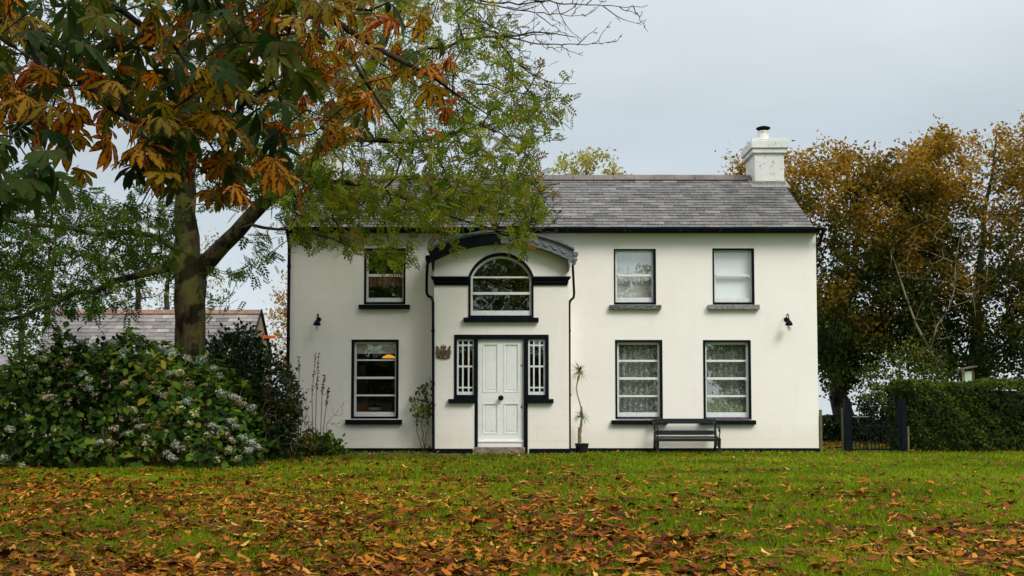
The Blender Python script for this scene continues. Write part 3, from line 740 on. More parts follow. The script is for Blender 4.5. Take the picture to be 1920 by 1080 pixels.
# side lights
def cx2(v): return 780+v/4.32
def cy2(v): return 610+v/4.32
for fx, cols in (((856.4, 888.3), ((345, 373), (385, 420), (432, 458))), ((990.4, 1022.6), ((923, 949), (961, 996), (1008, 1034)))):
    ys_ = PYY+.03; rows = ((127, 155), (168, 325), (340, 498), (510, 537))
    mb = MB(); xs_ = [X(fx[0])+.001]+[v for c in cols for v in (X(cx2(c[0]), ys_), X(cx2(c[1]), ys_))]+[X(fx[1])-.001]
    for i in range(0, 8, 2): mb.box(xs_[i], xs_[i+1], ys_, ys_+.05, Zz(740.3), Zz(636))
    zz = [Zz(636)]+[v for r_ in rows for v in (Zz(cy2(r_[0]), ys_), Zz(cy2(r_[1]), ys_))]+[Zz(740.3)]
    for i in range(0, 10, 2): mb.box(xs_[0]+.003, xs_[-1]-.003, ys_+.003, ys_+.047, zz[i+1], zz[i])
    sl = mb.build('side_light', M['sash'], house)
    MB().quad((xs_[0]+.01, ys_+.026, zz[-1]+.01), (xs_[-1]-.01, ys_+.026, zz[-1]+.01), (xs_[-1]-.01, ys_+.026, zz[0]-.01), (xs_[0]+.01, ys_+.026, zz[0]-.01)).build('pane', M['glass'], sl)
# door leaf
yd = PYY+.05
mb = MB(); dx0, dx1 = X(895.7)+.002, X(982.3)-.002; dz0, dz1 = Zz(838.5, yd), Zz(635.5)
pan = [(905, 644.7, 934, 736), (944, 644.7, 973, 736), (905, 756, 934, 813.7), (944, 756, 973, 813.7)]
mb.box(dx0, dx1, yd+.018, yd+.05, dz0, dz1)
vx = [dx0, X(905, yd), X(934, yd), X(944, yd), X(973, yd), dx1]; vz = [dz1, Zz(644.7, yd), Zz(736, yd), Zz(756, yd), Zz(813.7, yd), dz0]
for i in (0, 2, 4): mb.box(vx[i], vx[i+1], yd, yd+.017, dz0, dz1)
for a, b in ((0, 1), (2, 3), (4, 5)):
    for i in (1, 3): mb.box(vx[i], vx[i+1], yd+.0005, yd+.017, vz[b], vz[a])
for (a, b, c_, d) in pan:
    x0, x1, z1, z0 = X(a, yd), X(c_, yd), Zz(b, yd), Zz(d, yd)
    for k_, (t, h) in enumerate(((.018, -.006), (.036, .006))):
        frame_ring(mb, x0+(.0 if k_ == 0 else .020), x1-(.0 if k_ == 0 else .020), z0+(.0 if k_ == 0 else .020), z1-(.0 if k_ == 0 else .020), x0+t, x1-t, z0+t, z1-t, yd+h, yd+.016)
    mb.box(x0+.055, x1-.055, yd+.010, yd+.0175, z0+.055, z1-.055)
mb.prism([(dx0, Zz(829, yd)), (dx1, Zz(829, yd)), (dx1, Zz(826, yd)), (dx0, Zz(826, yd))], yd-.035, yd+.001)
mb.prism([(dx0, Zz(838, yd)), (dx1, Zz(838, yd)), (dx1, Zz(829, yd)), (dx0, Zz(829, yd))], yd-.015, yd+.001)
door = mb.build('front_door', M['white'], house, bevel=.002)
kc = P(939.3, 746, yd)
def ylathe(c, prof, m, name, par, n=18):
    b = MB(); vs = []; fs = []
    for r, y in prof:
        for k in range(n): a = 2*math.pi*k/n; vs.append((c[0]+r*math.cos(a), c[1]+y, c[2]+r*math.sin(a)))
    for i in range(len(prof)-1):
        for k in range(n): fs.append((i*n+k, i*n+(k+1) % n, (i+1)*n+(k+1) % n, (i+1)*n+k))
    fs.append(tuple(range(n))); fs.append(tuple(range((len(prof)-1)*n, len(prof)*n))); b.add(vs, fs); return b.build(name, m, par, smooth=True)
ylathe(kc, [(.05, 0), (.05, -.008), (.018, -.012), (.016, -.04), (.035, -.05), (.048, -.07), (.042, -.09), (.02, -.10)], M['black'], 'door_knob', door)
ylathe(P(978, 684.5, yd), [(.022, 0), (.022, -.008), (.012, -.012), (.006, -.013)], M['brass'], 'lock', door)
kp = P(978, 763, yd); mb = MB()
mb.box(kp.x-.004, kp.x+.012, yd-.006, yd+.001, kp.z-.035, kp.z+.035); mb.prism([(kp.x-.022, kp.z-.012), (kp.x-.004, kp.z-.012), (kp.x-.004, kp.z+.02)], yd-.006, yd+.001); mb.build('keyhole_cover', M['black'], door)
MB().box(X(890.6), X(984), PYY-.2, PYY+.2, -.1, Zz(839, PYY-.2)).build('doorstep', M['stone'], house, bevel=.012)

# roof: individual slates in courses
def slate_roof(mb, x0, x1, e0, e1, courses, wid, th=.012, skip=None):
    """e0/e1: (y,z) eave and ridge of the slope; slates laid in courses"""
    e0 = Vector((0, *e0)); e1 = Vector((0, *e1)); d = e1-e0; Lr = d.length; d = d/Lr; nrm = Vector((0, -d.z, d.y))
    if nrm.z < 0: nrm = -nrm
    g_ = Lr/courses
    for c in range(courses):
        x = x0-(wid*.5 if c % 2 else 0)
        while x < x1-.01:
            a = max(x, x0); b = min(x+wid*(1+random.uniform(-.01, .01))-.006, x1); x += wid
            if b-a < .02: continue
            s0 = c*g_-random.uniform(-.004, .008); s1 = s0+g_*1.5; s1 = min(s1, Lr)
            lift = .018+random.uniform(0, .006); tl = .004
            q0 = e0+d*s0; q1 = e0+d*s1
            vs = []
            for (q_, l_) in ((q0, lift), (q1, tl)):
                for xx in (a, b):
                    vs.append(Vector((xx, 0, 0))+q_+nrm*l_)
            for (q_, l_) in ((q0, lift-th), (q1, tl-th*.3)):
                for xx in (a, b):
                    vs.append(Vector((xx, 0, 0))+q_+nrm*l_)
            mb.cr = random.random(); mb.add(vs, [(0, 1, 3, 2), (4, 5, 1, 0), (0, 2, 6, 4), (1, 5, 7, 3)])
    mb.cr = .05
    mb.add([Vector((x0+.01, 0, 0))+e0-nrm*.02, Vector((x1-.01, 0, 0))+e0-nrm*.02, Vector((x1-.01, 0, 0))+e1-nrm*.02, Vector((x0+.01, 0, 0))+e1-nrm*.02], [(0, 1, 2, 3)])
ye = -.24; ze = PZ(427, ye)
mb = MB(); rx0 = XL-.03; rx1 = PX(1526, ye, 427)
slate_roof(mb, rx0, rx1, (ye, ze), (YR, ZR), 19, .30)
slate_roof(mb, rx0, rx1, (2*YR-ye, ze), (YR, ZR), 19, .30)
roof = mb.build('roof', M['slate'], house)
mb = MB(); x = rx0; cxr = PX(1393, YR, 340)
while x < cxr+.15:
    b = min(x+.44, cxr+.2); mb.prism([(0, 0)]*0 or [(x, ZR-.06), (b-.006, ZR-.06), (b-.006, ZR-.059), (x, ZR-.059)], YR-.02, YR+.02)
    h = random.uniform(-.004, .004)
    prof = [(-.17, -.085), (-.15, -.055), (-.05, .045), (0, .06), (.05, .045), (.15, -.055), (.17, -.085)]
    vs = []
    for xx in (x, b-.008):
        for (dy_, dz_) in prof: vs.append((xx, YR+dy_, ZR+dz_+h+.025))
    k = len(prof); mb.add(vs, [(i, i+1, k+i+1, k+i) for i in range(k-1)]+[tuple(range(k)), tuple(range(2*k-1, k-1, -1))])
    x += .44
mb.build('ridge_tiles', M['ridge'], roof)
# soffit/fascia and gutter
mb = MB(); mb.box(XL-.01, XR+.01, ye+.05, -.002, ze-.07, ze-.055); mb.box(XL-.01, XR+.01, ye+.03, ye+.05, ze-.068, ze-.03); mb.build('eaves_board', M['black'], house)
mb = MB(); gy = ye-.03; gz = ze-.022
g0, g1 = XL-.08, PX(1545, gy, 430); prof = [(gy-.06, gz+.02), (gy-.055, gz-.015), (gy-.03, gz-.034), (gy, gz-.042), (gy+.03, gz-.034), (gy+.055, gz-.015), (gy+.06, gz+.02)]
vs = [(xx, y_, z_) for xx in (g0, g1) for y_, z_ in prof]; k = len(prof)
mb.add(vs, [(i, i+1, k+i+1, k+i) for i in range(k-1)]+[tuple(range(k)), tuple(range(2*k-1, k-1, -1))])
for px_ in (1064, 1172, 1181, 1275, 1350, 1438, 960, 860, 760, 660, 590):
    xx = PX(px_, gy, 430); mb.box(xx-.02, xx+.02, gy-.066, gy+.07, gz-.05, gz+.015)
mb.build('gutter', M['black'], house)
# downpipes
def pipe(pts, r, name='downpipe', lab=None, n=8, brk=()):
    b = MB(); b.tube(pts, r, n)
    for p in brk: b.tube([Vector(p)-Vector((0, 0, .025)), Vector(p)+Vector((0, 0, .025))], r*1.25, n)
    o = b.build(name, M['black'], house, smooth=False)
    if lab: o['label'] = lab
xl = XL+.035
pipe([(xl, gy, gz-.04), (xl, -.12, gz-.2), (xl, -.05, gz-.3), (xl, -.05, .0)], .032, lab='downpipe at the left corner', brk=[(xl, -.05, z) for z in (.6, 2.2, 3.6)])
xr = XR+.05
pipe([(xr+.02, gy+.02, gz-.03), (xr+.02, -.05, gz-.22), (xr, .28, gz-.35), (xr, .28, .0)], .032, lab='downpipe on the right gable')
def pp(px, py, y): return tuple(P(px, py, y))
pipe([pp(803, 487, PYY-.16), pp(801.5, 495, -.25), pp(800, 520, -.2), pp(800, 549, -.2), pp(803, 555, -.2), pp(809, 558, -.25), pp(812, 566, PYY-.03), (PX(813, PYY-.03, 800), PYY-.03, .0)], .027, lab='cranked downpipe left of the porch', brk=[pp(812, 620, PYY-.03), pp(812.5, 720, PYY-.03)])
pipe([pp(1075, 487, -.25), pp(1074, 500, -.25), pp(1076.5, 550, -.2), pp(1075.5, 558, -.2), pp(1069, 564, -.22), pp(1067.5, 572, PYY+.1), (PX(1068, PYY+.06, 800), PYY+.06, .0)], .024, lab='cranked downpipe right of the porch', brk=[pp(1067.5, 620, PYY+.08), pp(1068, 740, PYY+.08)])
hp = P(1076, 482, -.28); mb = MB(); mb.lathe((hp.x, hp.y, hp.z-.09), [(.03, -.06), (.05, 0), (.075, .04), (.055, .08), (.08, .12), (.09, .17), (.07, .19)], 10); mb.build('rain_hopper', M['hood_grey'], house)
hp = P(803, 484, -.3); mb = MB(); mb.lathe((hp.x, hp.y, hp.z-.06), [(.03, -.04), (.05, 0), (.06, .09), (.05, .11)], 10); mb.build('rain_hopper', M['black'], house)

# chimneys
def chimney(px0, px1, top_y, cap=True, pot=True):
    yc0 = YR-.42; yc1 = YR+.42; x0 = PX(px0, yc0, 320); x1 = PX(px1, yc0, 320); zt = PZ(top_y, yc0); zb = ZR-1.0
    b = MB(); b.box(x0, x1, yc0, yc1, zb, zt-.24); ch_ = b.build('chimney', M['rough_white'], house, bevel=.012)
    b = MB(); b.box(x0-.05, x1+.05, yc0-.05, yc1+.05, zt-.34, zt-.241); b.box(x0-.085, x1+.085, yc0-.085, yc1+.085, zt-.24, zt-.08); b.box(x0-.06, x1+.06, yc0-.06, yc1+.06, zt-.079, zt-.03)
    b.build('chimney_cap', M['rough_white'], ch_, bevel=.01)
    c = (PX(1431, YR, 240) if pot else (x0+x1)/2, YR, zt-.03)
    b = MB(); b.lathe(c, [(.15, 0), (.15, .06), (.125, .10), (.12, .22), (.13, .24), (.13, .27)], 18); b.build('chimney_pot', M['rough_white'], ch_, smooth=False)
    b = MB(); b.lathe((c[0], c[1], c[2]+.35), [(.02, -.02), (.15, -.025), (.155, .0), (.08, .03), (.01, .04)], 18)
    for k in range(4):
        a = math.pi/4+k*math.pi/2; b.tube([(c[0]+.11*math.cos(a), c[1]+.11*math.sin(a), c[2]+.25), (c[0]+.13*math.cos(a), c[1]+.13*math.sin(a), c[2]+.34)], .008, 5)
    b.build('cowl', M['black'], ch_)
    # lead flashing
    d = Vector((0, YR-ye, ZR-ze)).normalized()
    def rz(y): return ze+(y-ye)*(ZR-ze)/(YR-ye)
    b = MB(); n_ = Vector((0, -d.z, d.y))
    for (xa, xb, ya, yb) in ((x0-.09, x1+.09, yc0-.16, yc0+.02), (x0-.09, x0-.002, yc0, YR), (x1+.002, x1+.09, yc0, YR)):
        b.quad((xa, ya, rz(ya)+.03), (xb, ya, rz(ya)+.03), (xb, yb, rz(yb)+.032), (xa, yb, rz(yb)+.032))
    b.box(x0-.012, x1+.012, yc0-.012, yc0+.05, rz(yc0), rz(yc0)+.10)
    b.build('flashing', M['pale_sill'], ch_)
    return ch_
c1 = chimney(1415, 1470.5, 258); c1['label'] = 'right chimney with cowl clear of the trees'
c2 = chimney(578, 632, 258, pot=False); c2['label'] = 'left chimney behind the tree'

# ---- things on and by the house
def wall_lamp(px, py):
    p = P(px, py, 0)
    t = thing('wall_lamp', (p.x, 0, p.z), 'x', 'lamp', 'black swan neck lamps on the front wall')
    bx, bz = p.x, p.z+.02
    b = MB(); b.lathe((bx, -.012, bz), [(.001, 0)], 8) if False else None
    ylathe((bx, 0, bz), [(.045, 0), (.045, -.012), (.02, -.02)], M['black'], 'wall_plate', t)
    pts = [(bx, -.02+(-.10)*(1-math.cos(a))*.5-.01*k_, bz+.10*math.sin(a)) for k_, a in enumerate([i*math.pi/8 for i in range(9)])]
    pts = [(bx, y, z) for _, y, z in pts]
    b = MB(); b.tube(pts+[(bx, pts[-1][1], bz-.03)], .010, 8); b.build('arm', M['black'], t)
    yy = pts[-1][1]
    b = MB(); b.lathe((bx, yy, bz-.11), [(.072, -.02), (.066, .02), (.045, .055), (.022, .08), (.012, .10)], 16); b.build('lamp_shade', M['black'], t, smooth=True)
    b = MB(); b.lathe((bx, yy, bz-.25), [(.01, 0), (.04, .02), (.056, .06), (.054, .10), (.04, .125)], 16); b.build('glass_globe', M['bulb_glass'], t, smooth=True)
    b = MB(); b.lathe((bx, yy, bz-.20), [(.004, 0), (.02, .02), (.022, .04), (.012, .07)], 10); b.build('bulb', M['steel'], t, smooth=True)
    return t
wl = wall_lamp(598, 601)
p2 = P(1474, 601, 0); wl2 = copy_tree(wl, (p2.x, 0, p2.z))
wl['label'] = 'black wall lamp on the white wall left of the arched porch'; wl2['label'] = 'black wall lamp on the white wall near the right gable end'

# crest: crown, shield and two supporters in relief
cc = P(831.8, 659, PYY); mm = 1/4.32/100.5   # crop pixels to metres
t = thing('coat_of_arms', (cc.x, PYY, cc.z), 'brown metal coat of arms with crown fixed beside the front door', 'plaque')
def cp(u, v): return (cc.x+(u-224)*mm, cc.z-(v-212)*mm)
b = MB(); b.prism([cp(203, 198), cp(246, 198), cp(247, 235), cp(240, 255), cp(225, 268), cp(209, 255), cp(202, 235)], PYY-.035, PYY)
b.prism([cp(209, 204), cp(240, 204), cp(240, 234), cp(225, 256), cp(209, 234)], PYY-.046, PYY-.034)
b.tube([(*[cp(224, 204)[0]], PYY-.047, cp(224, 204)[1]), (cp(224, 252)[0], PYY-.047, cp(224, 252)[1])], .004, 5)
b.tube([(cp(209, 222)[0], PYY-.047, cp(209, 222)[1]), (cp(240, 222)[0], PYY-.047, cp(240, 222)[1])], .004, 5)
b.build('shield', M['bronze'], t, bevel=.003)
b = MB(); b.prism([cp(206, 190), cp(244, 190), cp(246, 178), cp(241, 166), cp(232, 170), cp(225, 160), cp(217, 170), cp(208, 166), cp(203, 178)], PYY-.04, PYY)
for u, v in ((225, 155), (206, 164), (243, 164)): b.lathe((cp(u, v)[0], PYY-.02, cp(u, v)[1]-.01), [(.003, 0), (.012, .008), (.003, .018)], 8)
b.build('crown', M['bronze'], t, bevel=.003)
for s in (1, -1):
    q_ = lambda u, v: (cc.x+s*(u-224)*mm, cc.z-(v-212)*mm)
    b = MB(); pl = [q_(250, 262), q_(254, 235), q_(250, 215), q_(246, 205), q_(256, 200), q_(262, 190), q_(264, 178), q_(272, 168), q_(280, 164), q_(284, 176), q_(278, 188), q_(282, 205), q_(281, 225), q_(276, 240), q_(280, 262), q_(268, 264), q_(266, 248), q_(260, 264)]
    b.prism(pl, PYY-.032, PYY)
    b.tube([(q_(281, 240)[0], PYY-.02, q_(281, 240)[1]), (q_(286, 222)[0], PYY-.02, q_(286, 222)[1]), (q_(283, 205)[0], PYY-.02, q_(283, 205)[1])], .005, 5)
    b.build('supporter', M['bronze'], t, bevel=.003)
b = MB(); b.prism([cp(180, 262), cp(270, 262), cp(262, 271), cp(225, 275), cp(190, 271)], PYY-.025, PYY-.001); b.build('scroll', M['bronze'], t, bevel=.003)

# kitchen things seen through the lit window
lp = P(729, 668, 1.1); t = thing('pendant_lamp', (lp.x, 1.1, lp.z), 'lit amber pendant lamp hanging inside the kitchen window', 'lamp')
b = MB(); b.lathe(tuple(lp), [(.14, -.035), (.13, -.015), (.07, .02), (.02, .035)], 20); b.build('lamp_shade', M['lamp_glow'], t, smooth=True)
b = MB(); b.tube([(lp.x, 1.1, lp.z+.05), (lp.x, 1.1, 2.34)], .006, 5); b.build('cord', M['black'], t)
b = MB(); a0, a1 = P(660, 755, 1.0), P(735, 755, 1.0); b.box(a0.x, a1.x, 1.0, 1.4, .03, a0.z); tt = thing('kitchen_cupboard', (a0.x, 1.2, .02), 'wooden cupboard inside behind the kitchen window', 'cupboard'); b.build('carcass', M['wood_warm'], tt)
b = MB(); b.box(a0.x-.02, a1.x+.02, .97, 1.42, a0.z+.001, a0.z+.03); b.build('worktop', M['wood_dark'], tt)
pc = P(703, 771, .75); t = thing('cooking_pot', (pc.x, .75, pc.z), 'dark lidded pot standing inside the kitchen window', 'pot')
b = MB(); b.lathe((pc.x, .75, pc.z), [(.10, 0), (.13, .02), (.14, .07), (.13, .075)], 18); b.build('pan', M['steel'], t, smooth=True)
b = MB(); b.lathe((pc.x, .75, pc.z+.08), [(.135, 0), (.10, .03), (.02, .045), (.02, .065), (.03, .075), (.01, .09)], 18); b.build('lid', M['black'], t, smooth=True)
b = MB(); b.box(P(662, 772, .5).x, P(742, 772, .5).x, .45, .96, pc.z-.05, pc.z-.002); tag(b.build('window_counter', M['wood_warm']), 'wooden counter just inside the kitchen window', 'counter')

# bench
bx0, bx1 = PX(1224.5, -.3, 820), PX(1345, -.3, 820)
t = thing('bench', ((bx0+bx1)/2, -.35, 0), 'black slatted bench with scrolled cast ends against the white wall', 'bench')
zb1, zb0 = PZ(784.8, -.16), PZ(794.4, -.16)
def slat(name, x0, x1, y0, y1, z0, z1): MB().box(x0, x1, y0, y1, z0, z1).build(name, M['bench'], t, bevel=.004)
M['bench'] = varied('bench_paint', [(.007, .010, .011), (.018, .022, .022)], .5, 12, scl=(.5, 3, 3))
slat('back_slat', PX(1222.9, -.16, 790), PX(1339.6, -.16, 790), -.17, -.145, zb0, zb1)
slat('back_slat', PX(1230, -.22, 810), PX(1339, -.22, 810), -.235, -.21, PZ(815.5, -.22), PZ(806.8, -.22))
zs_ = PZ(818, -.6)
for k, (a, b_) in enumerate(((-.64, -.535), (-.525, -.42), (-.41, -.305))):
    slat('seat_slat', PX(1230.5, -.5, 815), PX(1344, -.5, 815), a, b_, zs_-.03-k*.004, zs_-k*.004)
slat('seat_rail', PX(1229, -.63, 815), PX(1344, -.63, 815), -.645, -.625, zs_-.095, zs_-.034)
for x_, nm in ((PX(1229, -.3, 820), 'l'), (PX(1343, -.3, 820), 'r')):
    b = MB()
    b.tube([(x_, -.60, .0), (x_, -.585, .1), (x_, -.60, zs_-.04)], [.032, .026, .03], 6)
    b.tube([(x_, -.12, .0), (x_, -.20, .15), (x_, -.24, zs_-.03), (x_, -.20, zs_+.12), (x_, -.155, zb1)], [.032, .026, .028, .02, .018], 6)
    b.tube([(x_, -.60, zs_-.045), (x_, -.24, zs_-.055)], .018, 6)
    b.tube([(x_, -.59, .10), (x_, -.4, .16), (x_, -.19, .13)], .012, 6)
    for k in range(3):
        c_ = -.52+.11*k; b.tube([(x_, c_+.045*math.cos(a), .22+.045*math.sin(a)) for a in [i*math.pi/5 for i in range(11)]], .008, 5)
    sc = [(x_, -.60+.07*math.cos(a)*(1-i/26)-.0, zs_+.11+.075*math.sin(a)*(1-i/26)) for i, a in enumerate([math.pi*1.5-i*math.pi/8 for i in range(16)])]
    b.tube([(x_, -.60, zs_-.04)]+sc, .011, 6)
    b.tube([(x_, -.60, zs_+.185), (x_, -.45, zs_+.16), (x_, -.30, zs_+.19), (x_, -.19, zs_+.15)], [.012, .014, .014, .012], 6)
    b.build('end_frame', M['pot'], t)
for x_ in (PX(1224.5, -.17, 790), PX(1337.5, -.17, 790)):
    for z_ in (zb0+.02, zb1-.02): MB().box(x_-.006, x_+.006, -.176, -.168, z_-.006, z_+.006).build('bolt', M['steel'], t)
for x_ in (PX(1226.5, -.236, 790), PX(1337, -.236, 790)):
    for z_ in (PZ(813.5, -.22), PZ(808.5, -.22)): MB().box(x_-.006, x_+.006, -.242, -.234, z_-.006, z_+.006).build('bolt', M['steel'], t)

# yucca in a pot
yy = -.35; yb = P(1091, 847, yy)
t = thing('potted_yucca', (yb.x, yy, 0), 'spindly yucca with two leaf tufts in a black pot by the porch', 'plant')
b = MB(); b.lathe((yb.x, yy, 0), [(.095, 0), (.13, .17), (.135, .19), (.12, .19), (.11, .16)], 20); b.build('plant_pot', M['pot'], t)
b = MB(); b.lathe((yb.x, yy, .165), [(.11, 0), (.06, .012), (.01, .02)], 12); b.build('soil', M['soil'], t)
b = MB(); S1 = [P(1087, 832, yy), P(1086.5, 815, yy), P(1087, 801, yy)]; b.tube(S1, [.035, .032, .03], 8)
b.tube([P(1088, 812, yy), P(1089.5, 795, yy), P(1091, 782, yy), P(1090, 762, yy)], [.026, .022, .024, .02], 7)
b.tube([P(1090, 768, yy), P(1087.5, 757, yy), P(1083, 742, yy), P(1080.5, 728, yy), P(1083, 714, yy), P(1087, 702, yy), P(1087, 697, yy)], [.014, .012, .011, .011, .012, .014, .014], 7)
b.build('stem', varied('yucca_stem', [(.16, .10, .05), (.32, .22, .12)], .9, 18), t)
SW = leaflet([(0, .022), (.25, .05), (.6, .038), (1, .002)], .4, .35); SW2 = leaflet([(0, .022), (.3, .05), (.6, .038), (1, .002)], .4, 1.1)
for (px_, py_, n__) in ((1087, 696, 46), (1091, 780, 38)):
    c_ = np.array(P(px_, py_, yy)); d = rdir(n__, .55); k = n__//4
    gs = [(SW, np.tile(c_, (n__, 1)), d, np.tile([0, 0, 1.], (n__, 1))+rdir(n__)*.1, rng.uniform(.15, .24, n__), rng.uniform(0, .8, n__))]
    d2 = rdir(k, .1, .3); gs.append((SW2, np.tile(c_, (k, 1)), d2, np.tile([0, 0, 1.], (k, 1)), rng.uniform(.16, .21, k), rng.uniform(.4, 1, k)))
    leaves_obj('leaf_tuft', gs, M['yucca'], t)

# rose by the porch
base = P(796, 846, -.25); t = thing('climbing_rose', (base.x, -.25, 0), 'thin straggly climbing rose growing up beside the porch corner', 'plant')
limbs = [[(base, .012), (P(790, 800, -.25), .010), (P(797, 750, -.25), .008), (P(806, 715, -.25), .005)],
         [(base, .010), (P(782, 800, -.3), .008), (P(776, 760, -.3), .005)], [(base, .010), (P(804, 800, -.25), .007), (P(803, 740, -.2), .004)]]
tg = sample([(765, 750), (790, 715), (812, 705), (812, 840), (785, 830), (778, 780)], 45, -.45, -.1)
A, par, rr, ch, fl, nl = grow(limbs, tg, .2, .1, .1, .02, .0025)
wood_mesh(A, par, rr, ch, nl).build('stems', M['stem_brown'], t)
ix, pos, d = twig_leaves(A, par, rr, fl, 4, .035, .006, lambda i: to_px(A[i])[1] < 785 or rng.random() < .35)
leaves_obj('foliage', [(T_OVAL, pos, d+rdir(len(pos)), rdir(len(pos), .8), rng.uniform(.06, .11, len(pos)), rng.uniform(.5, 1, len(pos)))], M['leaf_shrub'], t)

# ================================================================== GATE, POSTS, HEDGE, BIRD BOX
gy_ = .05
gx0, gx1 = PX(1584, gy_, 800), PX(1698, gy_, 800)
t = thing('garden_gate', ((gx0+gx1)/2, gy_, 0), 'black metal garden gate with tall and short bars between black posts', 'gate')
def gX(px): return PX(px, gy_, 800)
def gZ(py): return PZ(py, gy_)
for a, b_ in ((1584, 1594), (1688.5, 1698.5)):
    b = MB(); b.box(gX(a), gX(b_), gy_-.05, gy_+.05, 0, gZ(748.5)); b.box(gX(a)-.006, gX(b_)+.006, gy_-.056, gy_+.056, gZ(748.5)+.0005, gZ(747)); b.build('gate_post', M['black'], t, bevel=.004)
b = MB()
for a, c_ in ((757.5, 760), (799.5, 802), (841.5, 844)): b.box(gX(1596), gX(1686.5), gy_-.012, gy_+.012, gZ(c_), gZ(a))
b.box(gX(1595), gX(1597.5), gy_-.02, gy_+.02, gZ(846), gZ(753)); b.box(gX(1684.5), gX(1687), gy_-.02, gy_+.02, gZ(846), gZ(753)); b.build('gate_frame', M['black'], t)
for i in range(12):
    px_ = 1603.5+7.2*i
    if px_ > 1683: break
    tall = (i % 2 == 1); b = MB(); top = gZ(752 if tall else 793)
    b.tube([(gX(px_), gy_-.02, gZ(845)), (gX(px_), gy_-.02, top)], .009, 6); b.tube([(gX(px_), gy_-.02, top), (gX(px_), gy_-.02, top+.03)], [.009, .001], 6); b.build('bar', M['black'], t)
b = MB(); b.box(gX(1597), gX(1628), gy_-.04, gy_-.03, gZ(782), gZ(780.6)); b.build('latch_bar', M['pale_sill'], t)
for (a, b_, top, lab) in ((1536.5, 1541, 768, 'mossy wooden post against the right corner of the house'), (1578, 1583, 765, 'thin wooden post just left of the metal gate'), (1700.5, 1704, 800, 'short wooden post between gate and clipped hedge')):
    b = MB(); y = .14; b.box(PX(a, y, 800), PX(b_, y, 800), y-.03, y+.03, 0, PZ(top, y)); tag(b.build('wooden_post', M['wood_post'], bevel=.006, org=(PX((a+b_)/2, y, 800), y, 0)), lab, 'post', 'wooden posts by the gate')
def hedge_box(name, x0, x1, y0, y1, z1, m, n, size, label, cat='hedge', round_=.25, seed=None, stemc=True):
    """clipped hedge: shell of leaves over a twiggy core"""
    area = [(x1-x0)*z1, (x1-x0)*(y1-y0), (y1-y0)*z1, (y1-y0)*z1, (x1-x0)*z1*.25]; s = sum(area)
    pos = []; nr = []
    for k, a in enumerate(area):
        c = int(n*a/s); u = rng.random(c); v = rng.random(c)
        if k == 0: p = np.stack([x0+(x1-x0)*u, np.full(c, y0), z1*v], 1); q_ = (0, -1, 0)
        elif k == 1: p = np.stack([x0+(x1-x0)*u, y0+(y1-y0)*v, np.full(c, z1)], 1); q_ = (0, 0, 1)
        elif k == 2: p = np.stack([np.full(c, x0), y0+(y1-y0)*u, z1*v], 1); q_ = (-1, 0, 0)
        elif k == 3: p = np.stack([np.full(c, x1), y0+(y1-y0)*u, z1*v], 1); q_ = (1, 0, 0)
        else: p = np.stack([x0+(x1-x0)*u, np.full(c, y1), z1*v], 1); q_ = (0, 1, 0)
        pos.append(p); nr.append(np.tile(q_, (c, 1)))
    p = np.vstack(pos); nr = np.vstack(nr).astype(float)
    # round the edges
    cx_, cy_, cz_ = (x0+x1)/2, (y0+y1)/2, z1/2
    q = np.stack([np.clip(p[:, 0], x0+round_, x1-round_), np.clip(p[:, 1], y0+round_, y1-round_), np.clip(p[:, 2], -9, z1-round_)], 1)
    d = p-q; dl = np.linalg.norm(d, axis=1, keepdims=True)+1e-6; p = q+d/dl*np.minimum(dl, round_)
    bumpy = .05*np.sin(p[:, 0]*3.1+p[:, 2]*2)+.04*np.sin(p[:, 0]*7.7+1)*np.cos(p[:, 2]*6)+.03*np.sin(p[:, 0]*13+p[:, 2]*11)
    p = p+nr*(bumpy[:, None]-np.abs(rng.normal(size=(len(p), 1)))*.07+.01)
    p += rng.normal(size=p.shape)*.015
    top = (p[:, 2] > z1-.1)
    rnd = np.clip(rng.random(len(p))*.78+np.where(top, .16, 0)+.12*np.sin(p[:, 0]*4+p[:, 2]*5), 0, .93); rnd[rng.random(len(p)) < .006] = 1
    root = thing(name, (cx_, cy_, 0), label, cat)
    leaves_obj('foliage', [(T_TRIP, p, rdir(len(p))+nr*.6, nr+rdir(len(p))*.8+np.array([0, 0, .4]), rng.uniform(size*.7, size*1.3, len(p)), rnd)], m, root)
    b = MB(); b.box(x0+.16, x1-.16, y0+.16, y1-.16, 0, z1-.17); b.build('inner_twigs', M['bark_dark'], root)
    return root
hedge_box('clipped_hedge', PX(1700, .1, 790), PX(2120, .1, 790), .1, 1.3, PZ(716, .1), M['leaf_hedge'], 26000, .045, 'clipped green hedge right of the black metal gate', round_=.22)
hedge_box('low_hedge', PX(1440, 5.3, 790), PX(1760, 5.3, 790), 5.3, 6.3, PZ(786, 5.3), M['leaf_dark'], 6000, .07, 'low dark hedge seen behind the black metal gate')
# bird box
yb_ = 1.9; t = thing('bird_box', (PX(1810, yb_, 700), yb_, 0), 'small pale green bird box on a post behind the hedge', 'bird box')
b = MB(); b.box(PX(1804, yb_), PX(1816.8, yb_), yb_-.08, yb_+.06, PZ(716, yb_), PZ(696, yb_)); b.build('box_front', M['mint'], t)
b = MB(); b.box(PX(1816.9, yb_), PX(1821, yb_), yb_-.09, yb_+.16, PZ(716, yb_), PZ(692, yb_)); b.build('side_board', M['wood_dark'], t)
b = MB(); b.prism([(PX(1796, yb_), PZ(694, yb_)), (PX(1825, yb_), PZ(688.5, yb_)), (PX(1825, yb_), PZ(686, yb_)), (PX(1797, yb_), PZ(691.5, yb_))], yb_-.16, yb_+.2); b.build('box_roof', M['wood_dark'], t)
b = MB(); b.box(PX(1809, yb_), PX(1814, yb_), yb_-.03, yb_+.03, 0, PZ(716.5, yb_)); b.build('post', M['wood_dark'], t)

